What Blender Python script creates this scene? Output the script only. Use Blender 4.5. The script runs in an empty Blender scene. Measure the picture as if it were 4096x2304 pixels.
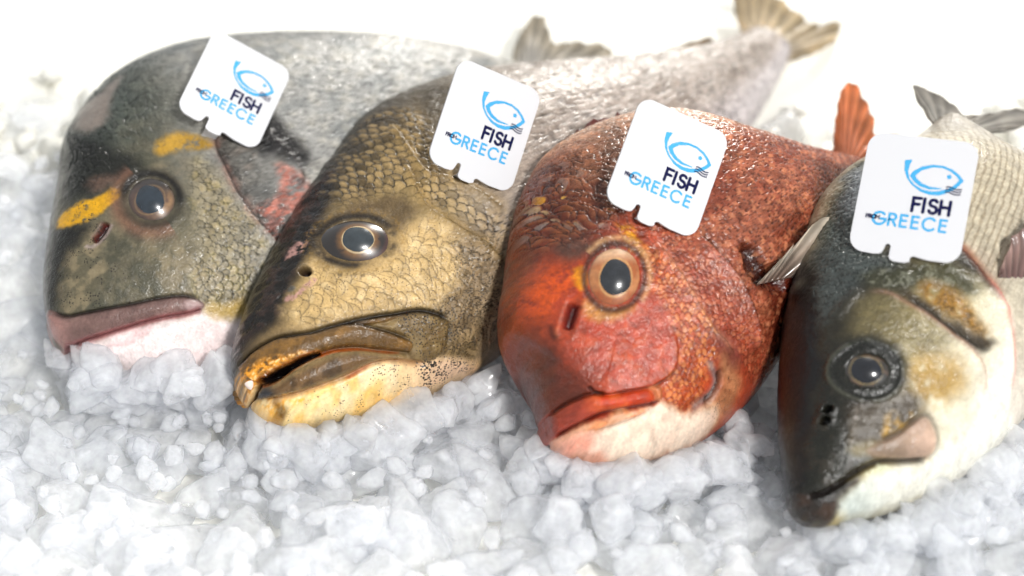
import bpy, bmesh, math, random
import numpy as np
from mathutils import Vector, Matrix
from mathutils.bvhtree import BVHTree

# ---------------------------------------------------------------- camera, light, exposure
scene = bpy.context.scene
COL = scene.collection
random.seed(7)

cam = bpy.data.cameras.new('camera')
cam.lens = 60; cam.sensor_width = 36; cam.clip_start = 0.02; cam.clip_end = 50
cam.dof.use_dof = True
cam.dof.focus_distance = 0.728
cam.dof.aperture_fstop = 3.3
cam_o = bpy.data.objects.new('camera', cam); COL.objects.link(cam_o)
cam_o.location = (0, -0.68, 0.476)
cam_o.rotation_euler = (math.radians(55), 0, 0)
scene.camera = cam_o

world = bpy.data.worlds.new('World'); scene.world = world
world.use_nodes = True
bg = world.node_tree.nodes['Background']
bg.inputs[0].default_value = (0.95, 0.98, 1.0, 1)
bg.inputs[1].default_value = 0.50

def area(name, loc, target, size, power, col, sy=None):
    L = bpy.data.lights.new(name, 'AREA'); L.size = size; L.energy = power; L.color = col
    if sy: L.shape = 'RECTANGLE'; L.size_y = sy
    o = bpy.data.objects.new(name, L); COL.objects.link(o)
    o.location = loc
    o.rotation_euler = (Vector(target) - Vector(loc)).to_track_quat('-Z', 'Y').to_euler()
    return o
area('counter_lamp', (0.50, 1.30, 1.15), (0, 0.05, 0.03), 0.30, 30, (1.0, 0.965, 0.90))
area('front_lamp', (0.80, -1.65, 1.55), (0, -0.05, 0), 0.28, 50, (1.0, 0.985, 0.96))  # unseen frontal lamp behind the camera, placed to light flanks and ice

vs = scene.view_settings
vs.view_transform = 'Standard'; vs.look = 'None'; vs.exposure = 0.40; vs.gamma = 1.0
scene.cycles.use_denoising = True
scene.cycles.max_bounces = 14
scene.cycles.diffuse_bounces = 9
scene.cycles.transparent_max_bounces = 24
scene.cycles.transmission_bounces = 8
scene.cycles.use_adaptive_sampling = True
scene.cycles.adaptive_threshold = 0.04
scene.cycles.adaptive_min_samples = 12
scene.cycles.caustics_refractive = True
scene.cycles.caustics_reflective = False


# ---------------------------------------------------------------- numeric helpers
def sstep(e0, e1, x):
    t = np.clip((x - e0) / (e1 - e0 + 1e-12), 0, 1)
    return t * t * (3 - 2 * t)

def _hash(ix, iy, iz, seed):
    ix, iy, iz = (np.asarray(k).astype(np.int64) for k in (ix, iy, iz))
    h = (ix * 374761393 + iy * 668265263
         + iz * 2147483647 + seed * 1274126177) & 0xffffffff
    h = ((h ^ (h >> 13)) * 1274126177) & 0xffffffff
    h = ((h ^ (h >> 16)) * 2246822519) & 0xffffffff
    return ((h ^ (h >> 15)) & 0xffffff) / float(0xffffff)

def vnoise(x, y, z=None, seed=0):
    if z is None:
        xi, yi = np.floor(x), np.floor(y)
        xf, yf = x - xi, y - yi
        u, v = (f * f * f * (f * (f * 6 - 15) + 10) for f in (xf, yf))
        xi, yi = xi.astype(np.int64), yi.astype(np.int64)
        o = np.int64(0)
        A = _hash(xi, yi, o, seed); B = _hash(xi + 1, yi, o, seed); C = _hash(xi, yi + 1, o, seed); D = _hash(xi + 1, yi + 1, o, seed)
        return ((A + (B - A) * u) * (1 - v) + (C + (D - C) * u) * v) * 2 - 1
    xi, yi, zi = np.floor(x), np.floor(y), np.floor(z)
    xf, yf, zf = x - xi, y - yi, z - zi
    u, v, w = (f * f * f * (f * (f * 6 - 15) + 10) for f in (xf, yf, zf))
    xi, yi, zi = xi.astype(np.int64), yi.astype(np.int64), zi.astype(np.int64)
    r = 0
    for dx in (0, 1):
        for dy in (0, 1):
            for dz in (0, 1):
                wt = (u if dx else 1 - u) * (v if dy else 1 - v) * (w if dz else 1 - w)
                r = r + wt * _hash(xi + dx, yi + dy, zi + dz, seed)
    return r * 2 - 1

def fbm(x, y, freq=1.0, octv=4, seed=0, gain=0.5, z=None):
    a, s, n = 1.0, 0.0, 0.0
    for o in range(octv):
        s = s + a * vnoise(x * freq, y * freq, None if z is None else z * freq, seed + 17 * o)
        n += a; a *= gain; freq *= 2.03
    return s / n

def cr_spline(P, t):
    """Catmull-Rom through rows of P (n,k) at parameters t in [0,n-1]."""
    P = np.asarray(P, float)
    n = len(P)
    Pe = np.vstack([2 * P[0] - P[1], P, 2 * P[-1] - P[-2]])
    i = np.clip(np.floor(t).astype(int), 0, n - 2)
    f = (t - i)[:, None]
    p0, p1, p2, p3 = Pe[i], Pe[i + 1], Pe[i + 2], Pe[i + 3]
    return 0.5 * (2 * p1 + (p2 - p0) * f + (2 * p0 - 5 * p1 + 4 * p2 - p3) * f ** 2
                  + (3 * p1 - p0 - 3 * p2 + p3) * f ** 3)

def smooth_line(P, m=12):
    P = np.asarray(P, float)
    if len(P) < 3:
        return P
    return cr_spline(P, np.linspace(0, len(P) - 1, (len(P) - 1) * m + 1))

def line_dist(a, b, P, smooth=True):
    """distance to a polyline, arc fraction of the foot, signed side (+ on the left of travel)."""
    P = smooth_line(P, 4) if smooth else np.asarray(P, float)
    if a.ndim == 2:
        mg = 2.6
        m = (a > P[:, 0].min() - mg) & (a < P[:, 0].max() + mg) & (b > P[:, 1].min() - mg) & (b < P[:, 1].max() + mg)
        best = np.full(a.shape, 99.0); frac = np.zeros(a.shape); side = np.ones(a.shape)
        if m.any():
            best[m], frac[m], side[m] = line_dist(a[m], b[m], P, False)
        return best, frac, side
    seg = np.linalg.norm(np.diff(P, axis=0), axis=1)
    cum = np.concatenate([[0], np.cumsum(seg)])
    best = np.full(a.shape, 1e9); frac = np.zeros(a.shape); side = np.zeros(a.shape)
    for k in range(len(P) - 1):
        d = P[k + 1] - P[k]
        L2 = d @ d + 1e-18
        rx, ry = a - P[k][0], b - P[k][1]
        t = np.clip((rx * d[0] + ry * d[1]) / L2, 0, 1)
        dist = np.hypot(rx - t * d[0], ry - t * d[1])
        m = dist < best
        best = np.where(m, dist, best)
        frac = np.where(m, (cum[k] + t * seg[k]) / cum[-1], frac)
        side = np.where(m, np.sign(d[0] * ry - d[1] * rx), side)
    return best, frac, side

def poly_sd(a, b, P, smooth=True):
    """signed distance to a closed polygon, negative inside."""
    P = np.asarray(P, float)
    if smooth:
        Q = np.vstack([P[-1], P, P[0], P[1]])
        P = cr_spline(Q, np.linspace(1, len(Q) - 2, len(P) * 4 + 1))[:-1]
    if a.ndim == 2:
        mg = 1.3
        m = (a > P[:, 0].min() - mg) & (a < P[:, 0].max() + mg) & (b > P[:, 1].min() - mg) & (b < P[:, 1].max() + mg)
        r = np.full(a.shape, 99.0)
        if m.any():
            r[m] = poly_sd(a[m], b[m], P, False)
        return r
    n = len(P)
    inside = np.zeros(a.shape, bool); best = np.full(a.shape, 1e9)
    for k in range(n):
        p, q = P[k], P[(k + 1) % n]
        d = q - p
        rx, ry = a - p[0], b - p[1]
        t = np.clip((rx * d[0] + ry * d[1]) / (d @ d + 1e-18), 0, 1)
        best = np.minimum(best, np.hypot(rx - t * d[0], ry - t * d[1]))
        c = (p[1] > b) != (q[1] > b)
        with np.errstate(divide='ignore', invalid='ignore'):
            xi = d[0] * (b - p[1]) / (d[1] if d[1] != 0 else 1e-18) + p[0]
        inside ^= c & (a < xi)
    return np.where(inside, -best, best)

def scales(a, b, size, ang=0.0, jit=0.15, seed=3, aspect=1.0, mask=None):
    """imbricated scale pattern: height 0..1 (free rear edge proud), edge distance, random id."""
    if mask is not None:
        m = mask > 0.003
        H, E, ID = np.zeros(a.shape), np.ones(a.shape), np.zeros(a.shape)
        if m.any():
            H[m], E[m], ID[m] = scales(a[m], b[m], size, ang, jit, seed, aspect)
        return H, E, ID
    c, s = math.cos(ang), math.sin(ang)
    p, q = (a * c + b * s) / size, (-a * s + b * c) / size / aspect
    dx, dy, R = 0.5, 1.0, 0.68
    c0 = np.round(p / dx)
    bestp = np.full(a.shape, 1e9); H = np.zeros(a.shape); E = np.ones(a.shape); ID = np.zeros(a.shape)
    for dc in (-2, -1, 0, 1):
        ci = c0 + dc
        off = np.where(np.mod(ci, 2) == 0, 0.0, 0.5)
        r0 = np.round(q / dy - off)
        for dr in (-1, 0, 1):
            ri = r0 + dr
            j1 = _hash(ci, ri, 0, seed) - 0.5
            j2 = _hash(ci, ri, 0, seed + 1) - 0.5
            cp = ci * dx + j1 * jit * 2
            cq = (ri + off) * dy + j2 * jit * 2
            rad = R * (1 + (j1 + j2) * jit)
            d = np.hypot((p - cp), (q - cq)) / rad
            m = (d < 1) & (cp < bestp)
            bestp = np.where(m, cp, bestp)
            H = np.where(m, 0.5 + 0.5 * (p - cp) / rad, H)
            E = np.where(m, 1 - d, E)
            ID = np.where(m, _hash(ci, ri, 0, seed + 2), ID)
    return H, E, ID

# ---------------------------------------------------------------- fish body base surface
def fish_base(pairs, widths, NI, NJ, NF, kk, head_w=0.75, expo=2.2):
    """pairs: rows of (dorsal a,b, ventral a,b) from snout tip to tail root; widths: half thickness.
    Returns planar coords A,B, lateral Y on a grid [NI, NJ+NF] (near flank then far flank)."""
    P = np.hstack([np.asarray(pairs, float), np.asarray(widths, float)[:, None]])
    n = len(P)
    # denser slices over the first kk pairs (the head)
    t1 = np.linspace(0, 1, int(NI * head_w), endpoint=False) * kk
    t2 = kk + np.linspace(0, 1, NI - len(t1)) * (n - 1 - kk)
    t = np.concatenate([t1, t2])
    S = cr_spline(P, t)
    D, V, W = S[:, 0:2], S[:, 2:4], np.maximum(S[:, 4], 1e-4)
    th = np.concatenate([np.linspace(0, math.pi, NJ), np.linspace(math.pi, 2 * math.pi, NF + 2)[1:-1]])
    c = np.cos(th)
    y = np.sign(np.sin(th)) * (np.clip(1 - np.abs(c) ** expo, 0, 1)) ** (1 / 1.9)
    mid, half = (D + V) / 2, (D - V) / 2
    A = mid[:, 0:1] + half[:, 0:1] * c[None]
    B = mid[:, 1:2] + half[:, 1:2] * c[None]
    Y = W[:, None] * y[None]
    return A, B, Y, t

def grid_normals(X):
    du = np.gradient(X, axis=0)
    dv = (np.roll(X, -1, 1) - np.roll(X, 1, 1))
    N = np.cross(du, dv)
    L = np.linalg.norm(N, axis=2, keepdims=True)
    N = N / np.maximum(L, 1e-12)
    return N

# ---------------------------------------------------------------- fish measurements (local centimetres: along the body, towards the back)
FISH = {
 'bream': dict(
  e1=[0.77658,0.61903,0.11713],
  e2=[-0.59034,0.65006,0.47847],
  n=[0.22004,-0.44071,0.87026],
  tip=[-0.20583,-0.06969,0.02854],
  kk=7.5,
  expo=2.4,
  pairs=[[0.0,0.0,0.0,0.0],[0.56,1.35,-0.2,-1.02],[1.45,2.81,0.25,-1.93],[2.71,4.46,0.84,-2.94],[4.12,6.21,1.95,-4.07],[5.34,7.77,3.48,-5.22],[6.95,8.9,5.22,-6.05],[9.32,9.8,7.68,-6.51],[12.45,9.76,11.31,-6.33],[16.29,8.29,16.01,-5.2],[20.09,6.1,20.85,-2.86],[23.6,3.67,24.75,-1.02],[26.48,1.28,27.1,-0.66],[27.48,0.52,27.61,-0.52]],
  W=[0,0.9,1.7,2.4,3.0,3.5,3.9,4.2,4.5,4.4,3.8,2.6,1.3,0.9],
  surf={
   'yellow1':[[2.52,3.47],[2.97,3.51],[3.57,3.32],[4.22,2.99],[4.92,2.73],[4.9,2.38],[4.41,2.2],[3.85,2.21],[3.14,2.43],[2.48,2.92]],
   'yellow2':[[7.51,3.51],[8.14,3.74],[8.8,3.55],[9.39,3.08],[9.69,2.28],[9.32,2.17],[8.67,2.71],[8.02,2.91],[7.56,3.14]],
   'darkhead':[[3.49,5.15],[4.52,6.68],[5.26,7.0],[5.68,5.76],[6.23,4.41],[6.65,3.2],[6.25,2.89],[5.3,2.89],[4.48,3.11],[3.61,3.56],[3.01,4.0]],
   'darkfront':[[1.9,3.4],[2.22,3.61],[2.66,2.75],[3.27,2.17],[2.72,1.72],[1.86,1.54],[1.1,0.72],[0.25,-0.09],[0.15,0.37]],
   'forepink':[[4.28,3.88],[4.88,3.77],[5.26,3.29],[4.94,3.08],[4.33,3.33]],
   'napepink':[[5.71,7.35],[6.61,8.51],[7.56,8.36],[8.71,8.52],[8.65,8.26],[7.78,7.52],[6.82,6.45],[5.86,6.38]],
   'blotch':[[12.38,2.22],[12.85,1.72],[12.8,0.83],[12.99,-0.36],[12.47,-0.19],[11.98,0.41],[11.45,0.82],[11.47,1.51]],
   'redgill':[[11.45,-0.09],[11.95,-0.48],[12.2,-1.43],[12.11,-1.74],[10.36,-2.7],[9.66,-3.02],[9.65,-2.01],[9.7,-1.45],[10.47,-1.35],[11.19,-1.01]],
   'gill':[[10.11,2.96],[9.65,1.92],[9.47,0.82],[9.27,-0.32],[9.3,-1.41],[9.46,-2.33],[9.65,-3.12],[9.38,-3.98],[8.58,-4.64]],
   'gill2':[[12.2,1.8],[12.32,0.73],[12.46,-0.44],[12.18,-1.52]],
   'preop':[[8.59,1.38],[8.35,0.36],[7.66,-0.57],[7.02,-1.46],[6.34,-2.08],[5.53,-2.58]],
   'scalecheek':[[8.28,2.09],[8.98,1.63],[9.07,0.22],[9.18,-1.0],[9.35,-2.47],[9.22,-3.33],[7.66,-4.28],[6.66,-4.82],[5.73,-4.27],[5.31,-3.35],[5.6,-2.26],[6.52,-1.37],[7.07,-0.14]],
   'yellowjaw':[[5.54,-3.92],[6.28,-4.15],[7.06,-4.48],[6.7,-4.91],[5.92,-4.6],[5.47,-4.21]],
   'lipup':[[0.13,0.33],[0.44,-0.56],[1.05,-1.09],[1.95,-1.61],[2.87,-2.08],[3.91,-2.53],[4.85,-3.01],[5.29,-3.4],[5.49,-3.78]],
   'lipmid':[[-0.04,-1.44],[0.19,-1.69],[0.7,-2.02],[1.26,-2.32],[2.45,-2.81],[3.66,-3.27],[4.64,-3.7],[5.34,-3.89]],
   'lipband':[[0.13,0.33],[0.44,-0.56],[1.05,-1.09],[1.95,-1.61],[2.87,-2.08],[3.91,-2.53],[4.85,-3.01],[5.29,-3.4],[5.49,-3.78],[5.19,-3.89],[4.62,-3.71],[3.66,-3.28],[2.44,-2.83],[1.25,-2.33],[0.19,-1.7],[-0.08,-1.37],[-0.17,-0.62]],
   'lipknob':[[4.75,-3.2],[5.15,-3.31],[5.46,-3.75],[5.18,-3.92],[4.7,-3.59]],
   'lowlip':[[1.31,-2.71],[2.01,-2.93],[2.99,-3.15],[3.33,-3.38],[2.83,-3.44],[2.02,-3.24],[1.47,-2.9]],
   'chin':[[0.09,-1.62],[1.24,-2.35],[2.43,-2.84],[3.65,-3.31],[4.61,-3.75],[5.47,-4.05],[6.07,-4.68],[6.71,-5.07],[6.72,-6.01],[4.88,-5.94],[2.12,-4.21],[0.54,-2.49]],
   'nost':[[3.92,1.68],[3.53,1.43],[3.19,1.32],[2.95,1.32]],
   'browline':[[4.73,2.89],[5.3,2.89],[5.76,3.0],[6.25,2.89]],
   'lat':[[14.0,3.57],[15.85,2.99],[17.47,2.06],[20.14,0.63],[23.15,-0.75]],
  },
  mid={
   'tail':[[26.86,0.58],[28.06,1.9],[29.87,2.94],[30.67,2.75],[30.2,1.1],[31.16,0.76],[32.6,-0.38],[32.27,-1.21],[30.81,-1.42],[28.87,-0.79]],
   'dorsal':[[12.37,10.07],[15.91,9.15],[18.78,7.73],[21.16,6.22],[23.7,4.51],[25.69,2.66],[26.85,1.42],[25.73,2.02],[23.44,4.14],[21.0,6.0],[18.62,7.49],[15.77,8.92],[12.56,9.64]],
  },
  eye={"c":[6.007,1.412,3.852],"n":[-0.182,0.022,0.983],"x1":[0.82,-0.799,0.169],"x2":[-0.721,-0.903,-0.113],"pc":[5.906,1.361,3.859],"p1":[0.433,-0.427,0.09],"p2":[-0.417,-0.523,-0.067]},
  tag={"c":[-0.12522,0.00413,0.10665],"u":[0.8507,-0.0353,-0.5244],"v":[-0.3009,-0.8509,-0.4307],"h":4.596,"w":3.98},
 ),
 'grouper': dict(
  e1=[0.72486,0.67992,0.11088],
  e2=[-0.6337,0.59495,0.49443],
  n=[0.2702,-0.42865,0.86212],
  tip=[-0.11756,-0.10996,0.02946],
  kk=8,
  expo=2.5,
  pairs=[[0.0,0.0,0.0,0.0],[0.46,0.81,-0.14,-0.97],[1.57,1.88,-0.01,-1.92],[3.38,3.08,0.53,-2.92],[5.52,4.31,1.62,-3.71],[7.74,5.43,3.28,-4.38],[10.14,6.43,5.25,-5.0],[12.8,7.37,7.42,-5.44],[15.57,7.29,10.64,-5.6],[18.74,6.49,15.09,-5.39],[22.58,4.74,20.31,-5.23],[26.41,3.06,25.5,-4.56],[30.45,1.71,30.09,-3.27],[33.34,1.21,33.13,-2.12],[34.42,1.17,35.22,-1.17]],
  W=[0,0.9,1.6,2.3,2.9,3.4,3.8,4.2,4.5,4.6,4.3,3.4,2.3,1.3,0.9],
  surf={
   'G1':[[0.09,0.16],[0.31,0.17],[0.81,0.17],[1.34,0.07],[1.81,-0.12],[2.29,-0.45],[2.86,-0.82],[3.48,-1.07],[4.11,-1.33],[4.74,-1.59],[5.37,-1.88],[6.2,-2.29],[7.06,-2.69],[7.61,-3.14],[7.92,-3.48],[8.07,-3.76]],
   'G1b':[[8.07,-3.76],[7.95,-4.03],[7.75,-4.23],[7.59,-4.42]],
   'G2':[[4.02,-1.3],[4.44,-1.62],[4.84,-2.0],[5.25,-2.45],[5.61,-2.83],[5.99,-3.29],[6.16,-3.57]],
   'lipdown':[[0.25,-1.08],[0.57,-1.33],[1.13,-1.52],[1.53,-1.53],[1.98,-1.62],[2.62,-1.77],[3.13,-1.94],[3.65,-2.21],[4.14,-2.53],[4.64,-2.95],[5.18,-3.34],[5.57,-3.62],[5.98,-3.89]],
   'mouth':[[0.37,-0.97],[0.55,-1.07],[0.93,-1.14],[1.43,-1.3],[1.91,-1.42],[2.35,-1.54],[2.67,-1.73],[2.62,-1.85],[2.21,-1.74],[1.7,-1.65],[1.27,-1.6],[0.81,-1.55],[0.54,-1.45],[0.28,-1.26],[0.24,-1.11]],
   'yelup':[[0.08,0.04],[0.39,-0.24],[0.78,-0.5],[1.22,-0.8],[1.63,-1.08],[2.07,-1.34],[2.49,-1.57],[2.65,-1.72],[2.25,-1.53],[1.82,-1.4],[1.4,-1.27],[0.93,-1.14],[0.58,-1.01],[0.36,-0.98],[0.19,-1.11],[-0.08,-1.36],[-0.14,-0.97],[-0.07,-0.37],[0.01,0.02]],
   'lowlip':[[0.01,-1.21],[0.21,-1.24],[0.61,-1.49],[1.26,-1.64],[1.87,-1.79],[2.6,-1.95],[3.25,-2.16],[3.87,-2.45],[4.62,-3.0],[5.47,-3.6],[5.76,-3.89],[5.43,-3.87],[4.84,-3.54],[4.3,-3.34],[3.63,-3.19],[3.05,-3.08],[2.43,-2.9],[1.89,-2.75],[1.24,-2.49],[0.71,-2.22],[0.31,-1.95],[0.06,-1.6]],
   'G3':[[0.05,-1.63],[0.5,-2.09],[1.15,-2.46],[1.88,-2.76],[2.49,-2.96],[3.13,-3.13],[3.81,-3.26],[4.3,-3.34],[4.93,-3.58],[5.5,-3.94],[6.09,-4.34],[6.64,-4.58]],
   'jaw':[[-0.09,-1.38],[0.08,-1.63],[0.5,-2.09],[1.22,-2.52],[2.05,-2.82],[3.13,-3.15],[4.3,-3.35],[4.92,-3.6],[6.09,-4.34],[7.06,-4.67],[8.65,-5.4],[9.21,-5.57],[8.02,-5.49],[4.35,-4.74],[0.95,-3.3],[0.13,-2.29],[-0.07,-1.72]],
   'orange1':[[2.62,-1.77],[3.13,-1.94],[3.64,-2.23],[4.13,-2.55],[4.63,-2.97],[5.17,-3.36],[5.55,-3.65],[4.98,-3.31],[4.23,-2.74],[3.65,-2.38],[3.05,-2.06],[2.61,-1.92]],
   'orange2':[[3.06,-3.17],[3.42,-3.18],[3.87,-3.25],[4.3,-3.35],[4.07,-3.37],[3.66,-3.33],[3.26,-3.28]],
   'yeljaw':[[-0.07,-1.48],[0.12,-1.66],[0.31,-2.03],[0.67,-2.28],[1.41,-2.7],[1.51,-2.9],[1.08,-2.78],[0.69,-2.62],[0.49,-2.68],[0.24,-2.5],[0.05,-2.07],[-0.05,-1.73]],
   'darkjaw':[[0.03,-1.25],[0.22,-1.29],[0.48,-1.47],[0.6,-1.74],[0.42,-1.89],[0.2,-1.81],[0.04,-1.55]],
   'darkjaw2':[[0.31,-2.03],[0.46,-2.36],[0.51,-2.63],[0.41,-2.71],[0.3,-2.46],[0.3,-2.26]],
   'maxplate':[[4.78,-1.93],[5.63,-2.3],[6.59,-2.56],[7.25,-2.85],[7.7,-3.27],[8.05,-3.75],[7.89,-4.09],[7.56,-4.44],[6.82,-4.56],[6.12,-4.28],[5.86,-3.9],[6.16,-3.57],[5.73,-3.0],[5.25,-2.45]],
   'snoutdark':[[0.35,0.68],[1.17,1.55],[2.09,2.25],[3.4,3.09],[4.7,3.84],[6.31,4.69],[8.04,5.52],[9.56,6.13],[8.89,5.09],[7.53,3.87],[6.2,3.0],[5.5,2.31],[4.79,1.86],[3.98,1.58],[3.17,0.98],[2.4,0.57],[1.61,0.55],[0.81,0.49],[0.17,0.25]],
   'cheek':[[4.99,1.82],[5.18,1.0],[5.99,0.18],[7.61,0.03],[8.53,0.56],[9.59,0.31],[10.32,-0.72],[10.09,-2.05],[9.14,-2.84],[7.9,-2.96],[6.93,-2.53],[5.49,-1.8],[4.23,-1.2],[3.02,-0.6],[2.47,0.05],[2.97,0.72],[4.09,1.12]],
   'cheekline':[[4.88,0.61],[5.41,0.37],[5.93,-0.05],[6.31,-0.53]],
   'brow':[[5.56,2.24],[6.2,2.59],[6.94,2.6],[7.61,2.22],[8.12,1.62],[8.15,0.87]],
   'browtop':[[6.65,2.83],[7.35,2.8],[8.36,2.52],[9.37,1.93],[9.64,0.99],[8.83,0.62],[8.31,0.75],[8.42,1.37],[7.83,2.18],[7.15,2.56]],
   'pinkstreak':[[4.28,2.64],[4.91,2.85],[5.38,2.88],[5.38,2.45],[5.11,2.41],[4.49,2.49]],
   'pinkstreak2':[[2.98,1.04],[3.63,0.98],[4.33,0.97],[4.33,0.82],[3.69,0.75],[3.08,0.85]],
   'scaletop':[[7.45,4.03],[8.89,5.09],[10.99,6.26],[12.38,6.41],[13.39,4.73],[11.81,1.42],[12.4,-1.05],[13.65,-1.78],[12.25,-2.41],[11.47,-1.46],[10.7,0.07],[9.91,1.5],[9.09,2.5],[8.02,3.01]],
   'wrinkle':[[10.1,-1.35],[11.47,-1.46],[12.25,-2.41],[11.32,-3.77],[10.18,-4.34],[9.1,-4.69],[7.79,-4.42],[8.23,-3.65],[7.85,-3.04],[9.34,-2.73]],
   'specks':[[6.41,-2.58],[7.8,-3.11],[9.17,-3.38],[10.6,-3.62],[10.76,-4.58],[9.86,-5.37],[8.03,-5.3],[6.71,-5.25],[6.18,-4.74],[6.28,-3.99],[6.2,-3.28]],
   'gillA':[[12.07,5.31],[11.3,2.38],[11.88,1.35],[12.45,0.26],[12.9,-0.97],[13.2,-1.54]],
   'gillB':[[10.92,3.02],[10.32,1.2],[10.29,0.36],[10.83,-1.07],[11.44,-2.39],[11.55,-3.3]],
   'nost':[[4.37,1.51]],
   'nost2':[[3.49,1.25]],
   'frontgap':[[-0.13,-1.34],[-0.05,-1.28],[0.08,-1.22],[0.26,-1.19]],
   'teeth1':[[0.56,-0.87],[0.5,-1.12]],
   'teeth2':[[0.08,-0.89],[-0.01,-1.06]],
   'teeth3':[[1.18,-1.1],[1.16,-1.25]],
  },
  mid={
   'tail':[[33.83,1.22],[34.64,2.66],[35.5,3.36],[36.72,2.98],[37.47,2.11],[37.73,0.78],[38.26,-0.62],[39.78,-1.0],[38.76,-1.79],[36.94,-1.87],[34.94,-1.45]],
   'dorsal':[[26.91,2.83],[28.47,2.77],[30.08,2.58],[31.9,1.94],[31.98,1.55],[30.77,1.11],[28.68,1.75]],
   'anal':[[35.14,-1.41],[34.91,-0.85],[32.64,-1.83],[30.25,-2.81],[28.64,-3.5],[29.4,-3.95],[31.85,-2.91]],
  },
  eye={"c":[6.824,1.34,3.51],"n":[-0.205,0.158,0.966],"x1":[1.219,-0.885,0.403],"x2":[-0.651,-0.924,0.011],"pc":[6.87,1.213,3.593],"p1":[0.516,-0.356,0.142],"p2":[-0.343,-0.489,-0.006]},
  tag={"c":[-0.01156,-0.03013,0.10721],"u":[0.8619,0.1321,-0.4896],"v":[-0.3014,-0.6429,-0.7041],"h":4.801,"w":4.157},
 ),
 'porgy': dict(
  e1=[0.68215,0.70531,0.19288],
  e2=[-0.67955,0.51411,0.52335],
  n=[0.26996,-0.48808,0.83],
  tip=[0.01374,-0.13884,0.02449],
  kk=9,
  expo=2.4,
  pairs=[[0.0,0.0,0.0,0.0],[0.48,0.91,-0.13,-0.61],[1.14,2.0,0.08,-1.36],[1.59,3.11,0.62,-2.22],[1.66,4.22,1.47,-3.08],[2.26,5.06,2.5,-3.78],[3.55,6.03,3.82,-4.36],[5.01,7.15,5.41,-4.72],[6.81,8.3,7.14,-4.86],[9.17,9.11,9.33,-4.65],[11.85,8.76,11.87,-4.05],[14.37,7.59,15.1,-2.91],[15.97,5.25,18.07,-1.68],[17.9,2.49,20.34,-0.82],[20.32,0.62,21.2,-0.62]],
  W=[0,0.9,1.6,2.2,2.7,3.1,3.5,3.9,4.2,4.4,4.5,4.1,3.2,2,1.0],
  surf={
   'cheekflap':[[5.66,-0.46],[5.08,-1.21],[4.73,-1.69],[4.2,-1.85],[3.62,-1.73],[2.93,-1.37],[2.29,-0.96],[1.82,-0.62],[1.59,-0.25],[1.52,0.17],[1.57,0.45],[1.82,1.1],[2.49,2.14],[4.08,2.46],[5.41,1.06]],
   'flapline':[[5.58,-0.39],[5.27,-1.05],[4.85,-1.62],[4.43,-1.81],[3.98,-1.79],[3.37,-1.63],[2.83,-1.32],[2.28,-0.98],[1.81,-0.65],[1.57,-0.27],[1.52,0.03]],
   'lipup':[[0.24,0.46],[0.25,0.39],[0.55,0.29],[0.89,0.12],[1.23,-0.08],[1.55,-0.31],[1.81,-0.65]],
   'lipband':[[0.26,0.51],[0.28,0.37],[0.6,0.24],[0.94,0.06],[1.35,-0.19],[1.81,-0.65],[2.27,-0.99],[2.82,-1.33],[3.24,-1.63],[3.28,-1.97],[3.07,-2.14],[2.56,-1.85],[1.93,-1.45],[1.37,-1.09],[0.89,-0.87],[0.5,-0.71],[0.16,-0.54],[-0.1,-0.44],[-0.03,-0.11],[0.12,0.23]],
   'liptip':[[3.28,-1.58],[3.69,-1.8],[3.66,-2.04],[3.44,-2.26],[3.09,-2.3],[2.98,-2.17],[3.23,-2.04],[3.32,-1.83]],
   'mouthline':[[-0.11,-0.41],[0.15,-0.56],[0.5,-0.73],[0.88,-0.89],[1.37,-1.11],[1.92,-1.47],[2.55,-1.87],[3.06,-2.15],[3.39,-2.25]],
   'lowlip':[[-0.05,-0.55],[0.32,-0.72],[0.83,-0.98],[1.46,-1.3],[2.29,-1.82],[2.87,-2.24],[2.37,-2.16],[1.67,-1.87],[1.06,-1.53],[0.75,-1.28],[0.32,-0.89]],
   'lowline':[[0.85,-1.37],[1.25,-1.67],[1.74,-1.94],[2.32,-2.14],[2.8,-2.24]],
   'chin':[[-0.11,-0.41],[0.1,-0.65],[0.75,-1.28],[1.67,-1.87],[2.9,-2.2],[3.37,-2.36],[3.97,-3.21],[5.06,-3.74],[5.63,-4.15],[5.03,-4.55],[3.85,-4.34],[2.85,-3.97],[1.47,-3.08],[0.44,-1.99],[-0.05,-1.0]],
   'chinpink':[[-0.11,-0.46],[0.27,-0.82],[0.72,-1.36],[0.74,-1.73],[0.54,-1.91],[0.94,-2.52],[0.71,-2.33],[0.13,-1.46],[-0.1,-0.81]],
   'chinline':[[2.69,-2.91],[2.58,-3.31],[2.69,-3.72]],
   'slit':[[6.18,-2.9],[6.15,-3.28],[5.8,-3.51],[5.41,-3.59],[5.02,-3.53]],
   'slitblue':[[5.99,-2.23],[5.98,-2.87],[5.9,-3.22],[5.48,-3.45],[4.81,-3.39],[4.31,-3.31]],
   'opflap':[[6.58,-2.64],[6.91,-3.05],[7.16,-3.69],[6.96,-4.16],[6.32,-4.51],[5.64,-4.53],[4.95,-4.33],[5.0,-3.71],[5.77,-3.58],[6.28,-3.32]],
   'darkbrow':[[4.8,5.44],[5.46,5.07],[5.92,4.31],[6.38,3.49],[6.14,3.55],[5.36,4.05],[4.75,4.25],[4.46,4.87]],
   'goldeye':[[6.97,4.06],[7.26,3.46],[6.99,2.61],[7.01,1.71],[6.61,1.76],[6.59,2.51],[6.6,3.28]],
   'goldeye2':[[3.73,2.67],[4.0,2.23],[4.43,1.5],[4.97,1.16],[4.15,1.19],[3.56,1.77],[3.35,2.27]],
   'orange1':[[2.64,4.75],[3.57,4.84],[4.36,4.39],[4.68,3.78],[3.88,2.83],[3.45,3.34],[2.61,3.3],[1.81,2.97],[1.63,3.45]],
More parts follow.
